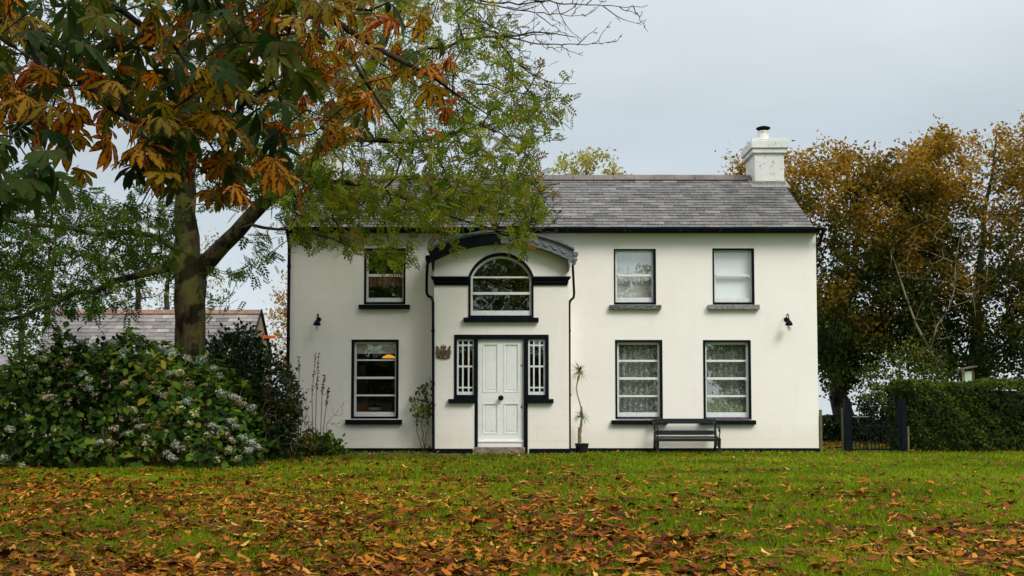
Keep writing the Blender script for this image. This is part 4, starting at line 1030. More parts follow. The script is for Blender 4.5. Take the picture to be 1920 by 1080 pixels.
# ================================================================== OUTBUILDING (behind the shrubs)
EY, RY = 6.8, 8.2; ox0, ox1 = -12.45, -6.86; oze = PZ(666, EY); ozr = PZ(584, RY)
t = thing('outbuilding', ((ox0+ox1)/2, RY, 0), 'low stone outbuilding with lichened slate roof behind the hydrangea', 'outbuilding')
b = MB(); zf = -.6
b.box(ox0+.1, ox1-.02, EY+.15, 2*RY-EY-.15, zf, oze-.02)
for X_ in (ox0+.1, ox1-.02): b.add([(X_, EY+.15, oze-.02), (X_, 2*RY-EY-.15, oze-.02), (X_, RY, ozr-.06)], [(0, 1, 2)])
b.build('stone_wall', M['brick'], t)
b = MB(); slate_roof(b, ox0, ox1, (EY, oze), (RY, ozr), 12, .33); slate_roof(b, ox0, ox1, (2*RY-EY, oze), (RY, ozr), 12, .33); r_ = b.build('roof', M['slate_barn'], t)
b = MB(); b.box(ox0, ox1, EY-.05, EY+.04, oze-.09, oze-.025); b.build('gutter', M['black'], t)
b = MB(); x = ox0
while x < ox1-.05:
    e_ = min(x+.45, ox1+.01)-.008
    vs = [(xx, RY+dy_, ozr+dz_) for xx in (x, e_) for dy_, dz_ in ((-.14, -.07), (0, .05), (.14, -.07))]; b.add(vs, [(0, 1, 4, 3), (1, 2, 5, 4), (0, 2, 1), (3, 4, 5)]); x += .45
b.build('ridge_tiles', M['terracotta'], r_)
b = MB()
for y2 in (EY, 2*RY-EY):
    b.add([(ox1+.0, y2, oze-.05), (ox1+.03, y2, oze-.05), (ox1+.03, RY, ozr-.0), (ox1+.0, RY, ozr-.0), (ox1+.0, y2, oze+.02), (ox1+.03, y2, oze+.02), (ox1+.03, RY, ozr+.07), (ox1+.0, RY, ozr+.07)], [(0, 1, 2, 3), (4, 5, 6, 7), (1, 5, 6, 2), (0, 3, 7, 4), (0, 1, 5, 4)])
b.build('bargeboard', M['black'], t)
a0 = P(484, 632, 8.4); a1 = P(517, 632, 8.4)
tag(MB().box(ox1+.035, a1.x, 8.3, 8.42, a0.z-.04, a0.z+.04).build('metal_bar', M['orange'], bevel=.005, org=(ox1, 8.36, a0.z)), 'orange metal bar sticking out past the outbuilding gable', 'bar')
# far left cottage corner
sx = P(20, 700, 4.0); t = thing('shed', (sx.x-1.6, 5, 0), 'cream walled shed with grey roof at the left edge', 'shed')
b = MB(); b.box(sx.x-4, sx.x, 4.1, 6.5, -.1, PZ(697, 4.1)); b.build('wall', wall_mat('cream_wall', False, (.5, .46, .38), (.6, .55, .46)), t)
b = MB(); z0 = PZ(697, 4.0); b.add([(sx.x+.1, 3.9, z0), (sx.x+.1, 6.7, z0), (sx.x-1.9, 5.3, z0+.75), (sx.x-4.2, 5.3, z0+.75), (sx.x-4.2, 3.9, z0), (sx.x-4.2, 6.7, z0)], [(0, 2, 3, 4), (0, 1, 2), (1, 5, 3, 2)]); b.cr = .5; b.build('roof', M['slate_barn'], t)

# ================================================================== ASH TREE
def V3(px, py, Y): return P(px, py, Y)
ay = -3.0
ash = thing('ash_tree', (P(368, 890, ay).x, ay, 0), 'large ash tree with mossy forked trunk and green leaves in front of the house', 'tree')
b0 = P(368, 890, ay); b0.z = -.05
limbs = [
 [(b0, .34), (P(364, 820, ay), .28), (P(360, 700, ay), .255), (P(357, 600, ay), .24), (P(358, 530, ay), .26), (P(350, 480, ay), .22), (P(346, 400, ay-.1), .17), (P(350, 270, ay), .145), (P(343, 100, ay+.1), .12), (P(350, -120, ay), .09), (P(370, -330, ay), .05)],
 [(P(362, 520, ay), .17), (P(385, 495, ay-.1), .15), (P(418, 460, ay-.2), .13), (P(470, 405, ay-.4), .12), (P(530, 350, ay-.5), .11), (P(590, 300, ay-.6), .095), (P(630, 220, ay-.6), .075), (P(700, 110, ay-.7), .06), (P(770, -30, ay-.6), .05), (P(820, -200, ay-.6), .03)],
 [(P(540, 342, ay-.5), .05), (P(600, 338, ay-.9), .045), (P(680, 345, ay-1.1), .038), (P(760, 372, ay-1.2), .03), (P(850, 408, ay-1.2), .022), (P(930, 432, ay-1.2), .013), (P(1000, 440, ay-1.2), .006)],
 [(P(600, 290, ay-.6), .06), (P(700, 262, ay-.8), .05), (P(800, 262, ay-.7), .04), (P(900, 240, ay-.6), .025), (P(990, 210, ay-.5), .012)],
 [(P(690, 120, ay-.7), .04), (P(800, 90, ay-.9), .03), (P(900, 70, ay-.9), .022), (P(1000, 60, ay-.9), .014), (P(1080, 70, ay-.9), .006)],
 [(P(345, 495, ay), .08), (P(290, 508, ay-.2), .07), (P(210, 528, ay-.4), .055), (P(110, 565, ay-.5), .04), (P(0, 605, ay-.6), .03), (P(-130, 640, ay-.7), .02)],
 [(P(340, 470, ay), .06), (P(280, 440, ay-.3), .05), (P(180, 440, ay-.8), .04), (P(60, 420, ay-1.2), .03), (P(-90, 400, ay-1.4), .02)],
 [(P(346, 330, ay), .08), (P(260, 230, ay+.4), .06), (P(140, 130, ay+.6), .045), (P(20, 60, ay+.8), .03)],
 [(P(346, 200, ay), .08), (P(430, 90, ay+.3), .06), (P(520, -40, ay+.5), .04)],
 [(P(450, 430, ay-.4), .03), (P(520, 430, ay-1.0), .022), (P(600, 440, ay-1.4), .015), (P(680, 470, ay-1.6), .008)],
]
front = lambda x, y, Y: not (x > 560 and y > 320 and Y > -1.0)
TG = []; FLG = []
def addt(poly, n, y0, y1, leaf, cond=front):
    s_ = sample(poly, n, y0, y1, cond); TG.extend(s_); FLG.extend([leaf]*len(s_))
addt([(-260, 330), (0, 325), (60, 310), (150, 350), (250, 380), (330, 400), (345, 470), (320, 530), (280, 520), (200, 555), (130, 590), (60, 620), (0, 630), (-260, 650)], 1150, -6.2, -.2, 1)
addt([(90, 560), (250, 540), (290, 560), (150, 640), (90, 640)], 22, -5.5, -2, 1)
addt([(-200, -40), (560, -40), (600, 330), (430, 400), (330, 400), (240, 350), (250, 250), (230, 210), (150, 200), (-200, 330)], 700, -6, 1.5, 1)
addt([(440, 340), (560, -20), (880, -20), (960, 60), (1000, 170), (1050, 215), (1000, 260), (1005, 330), (1035, 400), (985, 415), (900, 400), (820, 405), (700, 410), (600, 425), (545, 425)], 1280, -6, -.6, 1)
addt([(600, 330), (1000, 325), (1030, 400), (970, 425), (600, 425)], 230, -5.6, -1.4, 1)
addt([(480, 330), (620, 300), (620, 430), (540, 440)], 60, -5, -1.4, 1)
addt([(545, 440), (700, 430), (740, 450), (660, 465), (600, 465), (560, 465)], 34, -5, -1.5, 1)
addt([(690, 480), (760, 440), (780, 470), (745, 505), (715, 500)], 24, -5, -2, 1)
addt([(800, 430), (860, 435), (845, 460), (812, 455)], 13, -5, -2, 1)
addt([(930, 430), (990, 430), (980, 462), (955, 460)], 11, -5, -2, 1)
addt([(400, 560), (440, 480), (470, 440), (530, 440), (525, 500), (470, 520), (430, 590)], 26, -5, -2, 1)
addt([(930, 380), (1050, 340), (1045, 400), (990, 450), (940, 450)], 50, -5, -1.4, 2)
addt([(860, 0), (1000, 0), (1040, 60), (1010, 160), (900, 120)], 60, -5, -1.5, 2)
addt([(950, 100), (1060, 150), (1065, 240), (1000, 300), (960, 240)], 60, -5, -1.5, 3)
addt([(-400, -450), (900, -450), (1000, -60), (1000, -20), (-400, -20)], 90, -7, 2.5, 1, None)
A, par, rr, ch, fl, nl = grow(limbs, TG, .22, .28, .09, .06, .0052, 2.5, FLG)
for i in range(nl): pass
wood_mesh(A, par, rr, ch, nl).build('trunk', M['bark_ash'], ash, smooth=True)
def twig(b, a, e_, up, r0, depth):
    a = Vector(a); e_ = Vector(e_); L_ = (e_-a).length; n_ = max(6, int(L_/.12)); side = Vector((random.gauss(0, .08), random.gauss(0, .08), 0))*L_; pts = []
    for i in range(n_+1):
        u = i/n_; p = a.lerp(e_, u)+side*math.sin(math.pi*u)-Vector((0, 0, up*L_))*math.sin(math.pi*u)**.8*(1-.3*u)
        p += Vector((random.gauss(0, 1), random.gauss(0, 1), random.gauss(0, 1)))*.012; pts.append(p)
    b.tube(pts, [max(r0*(1-.75*i/n_), .004) for i in range(n_+1)], 5)
    if depth:
        for i in range(2, n_, 2 if depth > 1 else 3):
            d = (pts[min(i+1, n_)]-pts[i-1]).normalized(); l_ = L_*random.uniform(.16, .38)*(1-.4*i/n_)
            o_ = Vector((d.x*.8+random.gauss(0, .25), random.gauss(0, .45), random.choice((1, 1, -.75))*random.uniform(.35, .9)+d.z*.6)).normalized()
            twig(b, pts[i], pts[i]+o_*l_, .10, r0*.55, depth-1)
tb = MB()
for (sx_, sy_, ex_, ey_, Y0_, Y1_, up_) in ((880, 40, 1155, 78, -3.8, -3.5, .10), (900, -30, 1218, 8, -3.7, -4.2, .12), (930, 70, 1080, 158, -3.8, -3.2, .10), (860, 20, 1050, 60, -3.8, -4.4, .05), (820, -20, 1100, 30, -3.8, -3.0, .08), (940, 120, 1070, 245, -3.6, -3.2, .02), (880, 150, 1045, 190, -3.6, -4, .06), (900, 230, 1065, 260, -3.6, -4, .1),
    (900, 400, 1042, 345, -4.2, -4.0, .16), (920, 420, 1056, 372, -4.2, -4.6, .16), (930, 435, 1050, 405, -4.2, -3.8, .14), (940, 380, 1020, 290, -4.2, -4, .1), (900, 0, 1120, -40, -4, -4.4, .1)):
    twig(tb, P(sx_, sy_, Y0_), P(ex_, ey_, Y1_), up_, .016, 2)
tb.build('bare_twigs', M['bark_ash'], ash)
pr_ = lambda i: (fl[i] == 1 and rng.random() < .95) or (fl[i] == 3 and rng.random() < .45) or (fl[i] == 2 and rng.random() < .05)
ix, pos, d = twig_leaves(A, par, rr, fl, 3, .09, .014, pr_)
nL = len(pos); pxs = np.array([to_px(p)[0] for p in pos])
rnd = np.clip(rng.random(nL)*np.interp(pxs, [0, 500], [.45, .6])+np.clip((pxs-300)/850, 0, .42), 0, 1)  # darker left, lit olive right: light across the crown put into leaf colour
leaves_obj('crown', [(T_PIN, pos, d*.5+rdir(nL, -.35), rdir(nL, 1.0), rng.uniform(.14, .235, nL), rnd)], M['leaf_ash'], ash)
print('ash leaves', nL, 'nodes', len(A))

# ================================================================== HORSE CHESTNUT (close to the camera, overhead)
cy_ = -14.7
cb = Vector((-5.4, -15.4, 0))
che = thing('horse_chestnut_tree', cb, 'horse chestnut with big green and rust coloured leaves hanging overhead at upper left', 'tree')
limbs = [
 [((cb.x, cb.y, -.05), .45), ((cb.x, cb.y, 1.5), .36), ((cb.x+.05, cb.y, 3.4), .32), ((cb.x+.3, cb.y+.1, 5.2), .24), ((cb.x+.5, cb.y, 7.5), .14)],
 [((cb.x+.1, cb.y, 3.6), .13), ((cb.x+1.2, cb.y+.2, 3.9), .09), (P(-130, -60, cy_), .05), (P(20, 45, cy_), .032), (P(83, 88, cy_), .024), (P(137, 137, cy_), .022), (P(188, 188, cy_), .019), (P(304, 240, cy_), .013), (P(354, 238, cy_), .009), (P(425, 233, cy_), .005)],
 [(P(300, 238, cy_), .010), (P(352, 290, cy_+.1), .007), (P(390, 330, cy_+.1), .005), (P(420, 360, cy_+.1), .003)],
 [((cb.x+.3, cb.y, 5.0), .14), ((cb.x+2.2, cb.y+.3, 5.6), .09), (P(300, -330, cy_+.2), .06), (P(460, -110, cy_+.4), .035), (P(560, -12, cy_+.5), .024), (P(637, 46, cy_+.5), .021), (P(725, 100, cy_+.6), .016), (P(808, 142, cy_+.6), .011), (P(860, 180, cy_+.6), .006), (P(915, 215, cy_+.6), .003)],
 [(P(637, 46, cy_+.5), .016), (P(654, 96, cy_+.5), .014), (P(675, 137, cy_+.5), .013), (P(708, 187, cy_+.5), .011), (P(750, 246, cy_+.5), .008)],
 [(P(-60, -20, cy_), .03), (P(100, -30, cy_+.5), .024), (P(230, 20, cy_+.5), .018), (P(330, 90, cy_+.5), .013), (P(400, 190, cy_+.5), .008)],
 [(P(60, 70, cy_), .012), (P(110, 160, cy_-.3), .008), (P(90, 240, cy_-.4), .005)],
 [(P(440, -130, cy_+.4), .02), (P(440, 0, cy_+.2), .014), (P(500, 120, cy_+.2), .009), (P(540, 240, cy_+.2), .005)],
 [((cb.x+.5, cb.y, 6.5), .1), ((-2.5, -17, 7.2), .07), ((.2, -18.5, 7.0), .04), ((1.6, -19, 6.4), .02)],
 [((cb.x+.3, cb.y, 5.0), .1), ((-3.6, -12.5, 6.2), .06), ((-2.0, -10.5, 6.4), .03)],
]
TG = []; FLG = []
addt([(-80, -40), (560, -40), (560, 120), (545, 250), (470, 320), (430, 330), (330, 300), (250, 300), (215, 200), (120, 170), (-80, 160)], 215, -15.4, -13.6, 1, None)
addt([(250, 280), (420, 250), (500, 330), (480, 385), (400, 350), (300, 335)], 20, -15.2, -14.2, 4, None)
addt([(-60, 150), (110, 150), (160, 190), (130, 240), (-60, 230)], 22, -15.4, -14.2, 4, None)
addt([(-60, 210), (120, 220), (160, 290), (110, 330), (20, 370), (-60, 400)], 22, -15.8, -15, 5, None)
addt([(560, -20), (700, -20), (800, 50), (830, 130), (720, 170), (650, 260), (570, 270)], 52, -14.9, -13.4, 4, None)
addt([(780, 130), (850, 130), (915, 200), (850, 200)], 7, -14.4, -13.6, 6, None)
oc = []
while len(oc) < 620:
    p = np.array([random.uniform(-9, 1.5), random.uniform(-20.5, -10.5), random.uniform(3.4, 8)])
    if (p[0]+4.2)**2/34+(p[1]+16)**2/30+(p[2]-5.5)**2/9 > 1: continue
    if p[1] > CY+.5 and to_px(p)[1] > -70: continue
    oc.append(p)
TG += oc; FLG += [7]*len(oc)
A, par, rr, ch, fl, nl = grow(limbs, TG, .3, .16, .09, .08, .0035, 2.3, FLG)
wood_mesh(A, par, rr, ch, nl).build('trunk', M['bark_dark'], che, smooth=True)
# leaves at ends of twigs (and some along)
gs = []
tips = [i for i in range(nl, len(A)) if not ch[i]]; mids = [i for i in range(nl, len(A)) if ch[i] and rr[i] < .008]
sel = tips+[i for i in mids if (fl[i] in (1, 4) and rng.random() < .30) or (fl[i] == 7 and rng.random() < .05)]
pos = []; ax = []; nm = []; sz = []; rn = []
for i in sel:
    k = {1: 4, 4: 3, 5: 4, 6: 2, 7: 3}[int(fl[i])] if not ch[i] else 1
    for _ in range(k):
        q_ = A[i]+rng.normal(size=3)*np.array([.13, .13, .09])
        a_ = rng.uniform(0, 2*math.pi); droop = rng.uniform(-1.3, -.25)
        pos.append(q_); ax.append((math.cos(a_), math.sin(a_), droop)); nm.append((math.cos(a_)*.6+rng.normal()*.35, math.sin(a_)*.6-.35+rng.normal()*.35, .9))
        sz.append(rng.uniform(.09, .15)*(.6 if fl[i] == 6 else 1))
        u = rng.random(); X_, Y_ = to_px(q_)
        if fl[i] == 5: rn.append(.05+.25*u)
        elif fl[i] == 4: rn.append(.45+.50*u if u > .15 else .3)
        elif fl[i] == 6: rn.append(.85+.15*u)
        else:
            hot = .35 if (Y_ > 100 and X_ > 150) else .2
            rn.append(.5+.42*rng.random() if u < hot else .02+.45*rng.random())
pos = np.array(pos); ax = np.array(ax); nm = np.array(nm); sz = np.array(sz); rn = np.array(rn); hf = rng.integers(0, 6, len(pos))
leaves_obj('crown', [(T_PALM[q_], pos[hf == q_], ax[hf == q_], nm[hf == q_], sz[hf == q_], rn[hf == q_]) for q_ in range(6)], M['leaf_chestnut'], che, smooth=True)
print('chestnut leaves', len(pos))

# ================================================================== BACKGROUND TREES
def tree(name, label, limbs, polys, mat, bark_, per, size, group=None, bf=.3, tip=.006, T=T_DIA, rfun=None, seg=.45, spread=.12, cond=None, leafprob=1.0, tmax=.02, tsag=.04):
    tg = []
    for poly, n, y0, y1 in polys: tg += sample(poly, n, y0, y1, cond)
    A, par, rr, ch, fl, nl = grow(limbs, tg, bf, seg, .09, tsag, tip, 2.5)
    base = Vector(limbs[0][0][0]); t = thing(name, (base.x, base.y, base.z), label, 'tree', group)
    wood_mesh(A, par, rr, ch, nl).build('trunk', bark_, t, smooth=True)
    if per:
        ix, pos, d = twig_leaves(A, par, rr, fl, per, spread, tmax, (lambda i: rng.random() < leafprob))
        n = len(pos); rnd = rng.random(n) if rfun is None else rfun(pos)
        leaves_obj('crown', [(T, pos, d*.4+rdir(n), rdir(n, .7), rng.uniform(size*.7, size*1.25, n), rnd)], mat, t)
        print(name, n)
    return t
def beech_r(pos):
    z = pos[:, 2]; n = len(z); cl = .12*np.sin(pos[:, 0]*1.7+pos[:, 2]*2.1)+.08*np.sin(pos[:, 0]*4.1-pos[:, 2]*3)
    return np.clip((z-1.2)/6.2*.72+.02+1.3*cl+rng.normal(size=n)*.14, 0, 1)
b1 = P(1600, 840, 6); b1.z = -.1
tree('beech_tree', 'orange and green beech with dark leaning trunk beside the right gable', 
 [[(b1, .34), (P(1588, 800, 6), .28), (P(1572, 745, 6), .22), (P(1578, 640, 6.2), .13), (P(1600, 520, 6.5), .085), (P(1610, 400, 7), .045), (P(1600, 310, 7), .012)],
  [(P(1575, 650, 6.2), .08), (P(1520, 520, 7), .05), (P(1460, 400, 8), .03), (P(1400, 320, 8.5), .012)], [(P(1590, 560, 6.4), .06), (P(1660, 470, 6), .045), (P(1700, 380, 6), .03), (P(1720, 300, 6), .01)],
  [(P(1585, 620, 6.4), .08), (P(1660, 600, 5), .05), (P(1710, 580, 4.5), .03)]],
 [([(1335, 295), (1400, 290), (1470, 285), (1560, 268), (1650, 290), (1740, 330), (1750, 500), (1720, 640), (1640, 700), (1545, 700), (1480, 500), (1400, 400)], 720, 4.5, 10.5),
  ([(1536, 560), (1620, 600), (1600, 730), (1560, 735), (1536, 720)], 70, 4, 8), ([(1540, 500), (1740, 500), (1740, 700), (1540, 700)], 120, 4, 6), ([(1620, 300), (1700, 272), (1790, 300), (1780, 520), (1640, 520)], 160, 5, 9)],
 M['leaf_beech'], M['bark_beech'], 50, .112, 'autumn trees behind the right gable', rfun=beech_r, spread=.15)
b2 = P(1840, 850, 7); b2.z = -.1
tree('beech_tree', 'tallest rust brown beech rising above the hedge at the right edge',
 [[(b2, .36), (P(1835, 700, 7), .22), (P(1830, 580, 7), .12), (P(1845, 450, 7), .07), (P(1860, 330, 7), .035), (P(1870, 240, 7), .01)],
  [(P(1832, 600, 7), .07), (P(1770, 480, 7), .045), (P(1740, 360, 7.3), .025), (P(1755, 250, 7.3), .01)], [(P(1835, 560, 7), .07), (P(1930, 430, 7), .045), (P(1990, 300, 7), .02)]],
 [([(1680, 330), (1700, 285), (1760, 240), (1830, 262), (1895, 222), (1980, 225), (2130, 300), (2150, 700), (1700, 700), (1690, 500)], 820, 5, 11.5),
  ([(1760, 235), (1800, 290), (1700, 300)], 20, 6, 9), ([(1720, 500), (2000, 500), (2000, 720), (1720, 720)], 150, 4.5, 6.5)],
 M['leaf_beech'], M['bark_beech'], 50, .112, 'autumn trees behind the right gable', rfun=beech_r, spread=.15)
b3 = P(1775, 760, 3.2); b3.z = 0
tree('bare_sapling', 'pale bare twiggy young tree in front of the autumn trees', 
 [[(b3, .05), (P(1775, 760, 3.2), .04), (P(1745, 660, 3.2), .03), (P(1700, 560, 3.2), .018), (P(1670, 470, 3.2), .006)], [(P(1745, 655, 3.2), .02), (P(1790, 540, 3.2), .012), (P(1800, 440, 3.2), .005)]],
 [([(1660, 470), (1720, 400), (1830, 400), (1880, 480), (1860, 560), (1790, 640), (1700, 600)], 110, 2.2, 4.4)], None, M['bark_pale'], 0, .1, tip=.0055, tsag=.12)
b9 = P(1650, 820, 4.2); b9.z = 0
tree('dark_shrub', 'dark dense shrub directly behind the bars of the gate',
 [[(b9, .06), (P(1655, 780, 4.2), .04), (P(1660, 740, 4.2), .02)]],
 [([(1612, 740), (1730, 730), (1740, 815), (1606, 815)], 150, 3.6, 4.9)], M['leaf_dark'], M['bark_dark'], 14, .10, spread=.12, seg=.2, tip=.004)
b4 = P(1690, 800, 2.6); b4.z = 0
tree('leafy_shrub', 'bright green leafy shrub rising behind the metal gate',
 [[(b4, .06), (P(1690, 740, 2.6), .04), (P(1685, 680, 2.6), .02)], [(P(1690, 750, 2.6), .03), (P(1630, 720, 2.8), .015)]],
 [([(1600, 690), (1640, 665), (1700, 640), (1760, 650), (1790, 690), (1780, 740), (1700, 745), (1610, 745)], 120, 1.6, 3.8), ([(1590, 730), (1700, 730), (1700, 765), (1600, 760)], 20, 1.8, 3.2)],
 M['leaf_hedge'], M['bark_beech'], 12, .09, spread=.12, seg=.2, tip=.004)
b5 = P(1105, 500, 11); b5.z = -.8
tree('yellow_tree', 'thin yellow leaved tree top showing above the house ridge',
 [[(b5, .2), (P(1105, 420, 11), .12), (P(1100, 330, 11), .04), (P(1095, 290, 11), .01)]],
 [([(1035, 345), (1045, 295), (1085, 280), (1130, 285), (1165, 320), (1200, 345), (1180, 400), (1040, 400)], 170, 10, 12.5)], M['leaf_yellow'], M['bark_pale'], 16, .11, tip=.005, spread=.1)
b6 = P(560, 800, 13); b6.z = -1
tree('russet_tree', 'golden autumn tree showing between the outbuilding and the house',
 [[(b6, .2), (P(560, 700, 13), .15), (P(555, 600, 13), .08), (P(550, 530, 13), .03)]],
 [([(500, 640), (500, 590), (525, 565), (505, 545), (540, 505), (620, 520), (620, 720), (510, 720)], 200, 11.5, 14.5)], M['leaf_russet'], M['bark_beech'], 14, .11, tip=.006, spread=.13)
def lf(base_px, Y, tops, h):
    b_ = P(base_px, 700, Y); b_.z = -.8; return b_
for (bp, Y, pts, poly, n, per, lab, mt) in (
  (262, 12, [(260, 560), (245, 450), (240, 380)], [(140, 420), (330, 380), (400, 470), (440, 560), (340, 590), (180, 590)], 170, 9, 'thin trunked tree standing behind the outbuilding roof', 'leaf_yellow'),
  (310, 12.5, [(312, 560), (325, 470), (340, 400)], [(280, 400), (400, 430), (435, 570), (300, 590)], 90, 7, 'slender sparse tree behind the forked ash trunk', 'leaf_shrub'),
  (40, 9.5, [(40, 620), (30, 560), (20, 500)], [(-120, 480), (60, 500), (110, 560), (90, 650), (40, 700), (-120, 720)], 330, 18, 'dark bushy tree left of the outbuilding', 'leaf_shrub'),
  (80, 16, [(90, 560), (100, 480), (110, 400)], [(-150, 380), (200, 400), (240, 580), (-150, 620)], 260, 14, 'large background tree beyond the outbuilding on the left', 'leaf_ash')):
    tree('background_tree', lab, [[(lf(bp, Y, 0, 0), .11)]+[(P(a, b_, Y), .08-.03*k) for k, (a, b_) in enumerate(pts)]], [(poly, n, Y-1.6, Y+1.8)], M[mt], M['bark_beech'], per, .10, 'trees beyond the outbuilding', tip=.006, spread=.13)

# trees behind the photographer (they show in the window glass)
def rtree(x, y, h, lab, leafm):
    tg = []
    while len(tg) < 420:
        p = rng.normal(size=3); p /= np.linalg.norm(p); p *= rng.random()**.4
        tg.append(np.array([x, y, h*.52])+p*np.array([h*.42, h*.3, h*.47]))
    A, par, rr, ch, fl, nl = grow([[((x, y, -.1), .4), ((x+.2, y, h*.3), .3), ((x, y, h*.6), .18), ((x+.1, y, h*.9), .05)]], tg, .3, .9, .09, .03, .02, 2.4)
    t = thing('garden_tree', (x, y, 0), lab, 'tree', 'trees at the far end of the garden'); wood_mesh(A, par, rr, ch, nl).build('trunk', M['bark_beech'], t)
    ix, pos, d = twig_leaves(A, par, rr, fl, 8, .4, .06); n = len(pos)
    leaves_obj('crown', [(T_TRIP, pos, rdir(n), rdir(n, .7), rng.uniform(.22, .4, n), rng.random(n)*.8)], leafm, t)
rtree(-17, -44, 14, 'broad green tree behind the camera, left of the garden', M['leaf_ash'])
rtree(-7, -47, 16, 'tall green tree behind the camera, middle of the garden', M['leaf_ash'])
rtree(2.5, -45, 13, 'rounded green tree behind the camera, nearest the lawn centre', M['leaf_ash'])
rtree(-26, -46, 15, 'wide green tree behind the camera, at the far left of the garden', M['leaf_ash'])
hedge_box('reflection_hedge', -38, 10, -52, -50.5, 4.2, M['leaf_dark'], 9000, .16, 'unseen dark hedge added behind the camera to darken the lower window reflections')  # added out of view so the lower panes reflect dark instead of sky
rtree(15.5, -48, 6.5, 'small green tree behind the camera, at the far right of the garden', M['leaf_ash'])
rtree(8.5, -47, 9.5, 'small russet tree behind the camera, right of the garden', M['leaf_beech'])

# ================================================================== SHRUBS AT THE LEFT
def mound(x0, x1, y0, y1, ztop, n, shell=.55):
    """points of a mounded bush: ztop(x) profile; returns positions and outward normals"""
    pos = []; nr = []
    while len(pos) < n:
        x = random.uniform(x0, x1); v = random.uniform(-1, 1); yc = (y0+y1)/2; hy = (y1-y0)/2
        zt = ztop(x)
        if zt <= .05: continue
        # cross-section: superellipse in (v, z)
        r = 1.04-abs(random.gauss(0, 1))*.24*shell; 
        if r < .2: continue
        a = random.uniform(-.25, math.pi+.25); vy = math.cos(a); vz = max(math.sin(a), -.1)
        ex_ = .75; y = yc+hy*math.copysign(abs(vy)**ex_, vy)*r; z = zt*max(0, math.copysign(abs(vz)**.62, vz))*r
        if abs(vy) > .9 and random.random() < .6: z = random.random()*zt*.6
        y += .16*math.sin(x*3.3+z*3)+.10*math.sin(x*7.1-z*5); z *= 1+.07*math.sin(x*6+y*5)
        pos.append((x, y, max(z, .03))); nr.append((random.uniform(-.4, .4), vy, max(vz, .05)))
    return np.array(pos), np.array(nr)
hyY0, hyY1 = -4.75, -2.5
prof_px = [(-260, 715), (-120, 715), (0, 712), (50, 690), (110, 650), (170, 640), (230, 655), (290, 645), (340, 672), (380, 690), (420, 705), (455, 735), (485, 780), (497, 830), (505, 868)]
def hz(x):
    pts = [(PX(a, -3.6, b), PZ(b, -3.6)) for a, b in prof_px]
    for (xa, za), (xb, zb) in zip(pts[:-1], pts[1:]):
        if xa <= x <= xb: return za+(zb-za)*(x-xa)/(xb-xa)+.09*math.sin(x*5)+.06*math.sin(x*13+1)+.04*math.sin(x*29)
    return 0
hx0, hx1 = PX(-260, -3.6), PX(505, -3.6)
hyd = thing('hydrangea_bush', ((hx0+hx1)/2, -3.6, 0), 'big hydrangea bush with faded blue and tan flower heads at the left', 'bush')
pos, nr = mound(hx0, hx1, hyY0, hyY1, hz, 11000)
n = len(pos); ax = nr*.7+rdir(n)*.7; ax[:, 2] -= .35
rnd = np.clip(rng.random(n)**1.2*.9+.15*np.sin(pos[:, 0]*2.1), 0, 1)
leaves_obj('foliage', [(T_OVAL, pos, ax, nr+np.array([0, -.1, .7])+rdir(n)*.45, rng.uniform(.095, .175, n), rnd)], M['leaf_hydrangea'], hyd, smooth=True)
b = MB()
for i in range(150):
    x = random.uniform(hx0, hx1-.1); y = random.uniform(-4.3, -2.9); z = hz(x)*random.uniform(.75, .98); dx = random.uniform(-.25, .25)
    b.tube([(x, y*.6+(-3.6)*.4, 0), (x+dx*.4, y, z*.5), (x+dx, y+random.uniform(-.3, .2), z)], [.011, .008, .005], 4)
b.build('stems', M['stem_brown'], hyd)
def flower_mesh(k):
    m_ = [M['petal_blue'], M['petal_green'], M['petal_tan'], M['petal_grey']][k]; n = 95; d = rdir(n, .15); lump = 1+.22*np.sin(d[:, 0]*5+k)*np.cos(d[:, 2]*4+2*k)+.12*np.sin(d[:, 1]*9); p = d*np.array([1, 1, .72])*lump[:, None]*rng.uniform(.70, 1.12, (n, 1))*.072; d = d+rdir(n)*.45
    V, F, E, kk = scatter(join([(rotz(diamond(.42, 0)[0]*.55, a), diamond()[1], diamond()[2]) for a in (0, math.pi/2, math.pi, -math.pi/2)]), p, np.cross(d, rdir(n)), d, rng.uniform(.024, .036, n))
    core = None
    me = npmesh('flower_head', V, F, m_, np.repeat(rng.random(n), kk), E); r = me.data; bpy.data.objects.remove(me); return r
FM = [flower_mesh(k) for k in range(4)]
fpx = [(90,712,1),(155,702,0),(168,712,1),(168,728,0),(235,720,2),(212,693,1),(262,690,2),(285,728,2),(300,740,3),(335,700,1),(355,722,2),(318,700,0),(352,672,3),(378,675,0),(400,690,3),(410,705,0),
 (350,752,0),(335,766,1),(365,775,1),(250,770,1),(215,803,2),(240,812,1),(186,830,3),(207,830,2),(270,800,2),(260,800,3),(276,820,1),(275,830,2),(315,815,2),(310,812,1),(330,834,3),(312,848,3),(322,858,3),
 (360,835,1),(352,822,1),(365,848,1),(345,840,2),(392,815,2),(385,828,2),(400,800,3),(412,808,0),(432,790,3),(440,800,3),(422,815,2),(435,825,2),(455,820,0),(470,832,3),(480,838,3),(465,845,3),(430,845,1),(445,860,1),(440,745,3),(455,760,3),(470,765,3),(448,752,2),
 (415,738,0),(405,862,1),(395,855,1),(5,745,0),(15,735,2),(8,860,3),(42,875,1),(20,805,3),(90,745,2),(62,690,1),(125,680,2),(80,672,1),(160,640,0),(175,655,0),(215,643,0),(235,660,0),(262,645,0),(305,655,0),(320,662,0),(285,680,1),(355,795,1),(300,790,1),(228,668,0)]
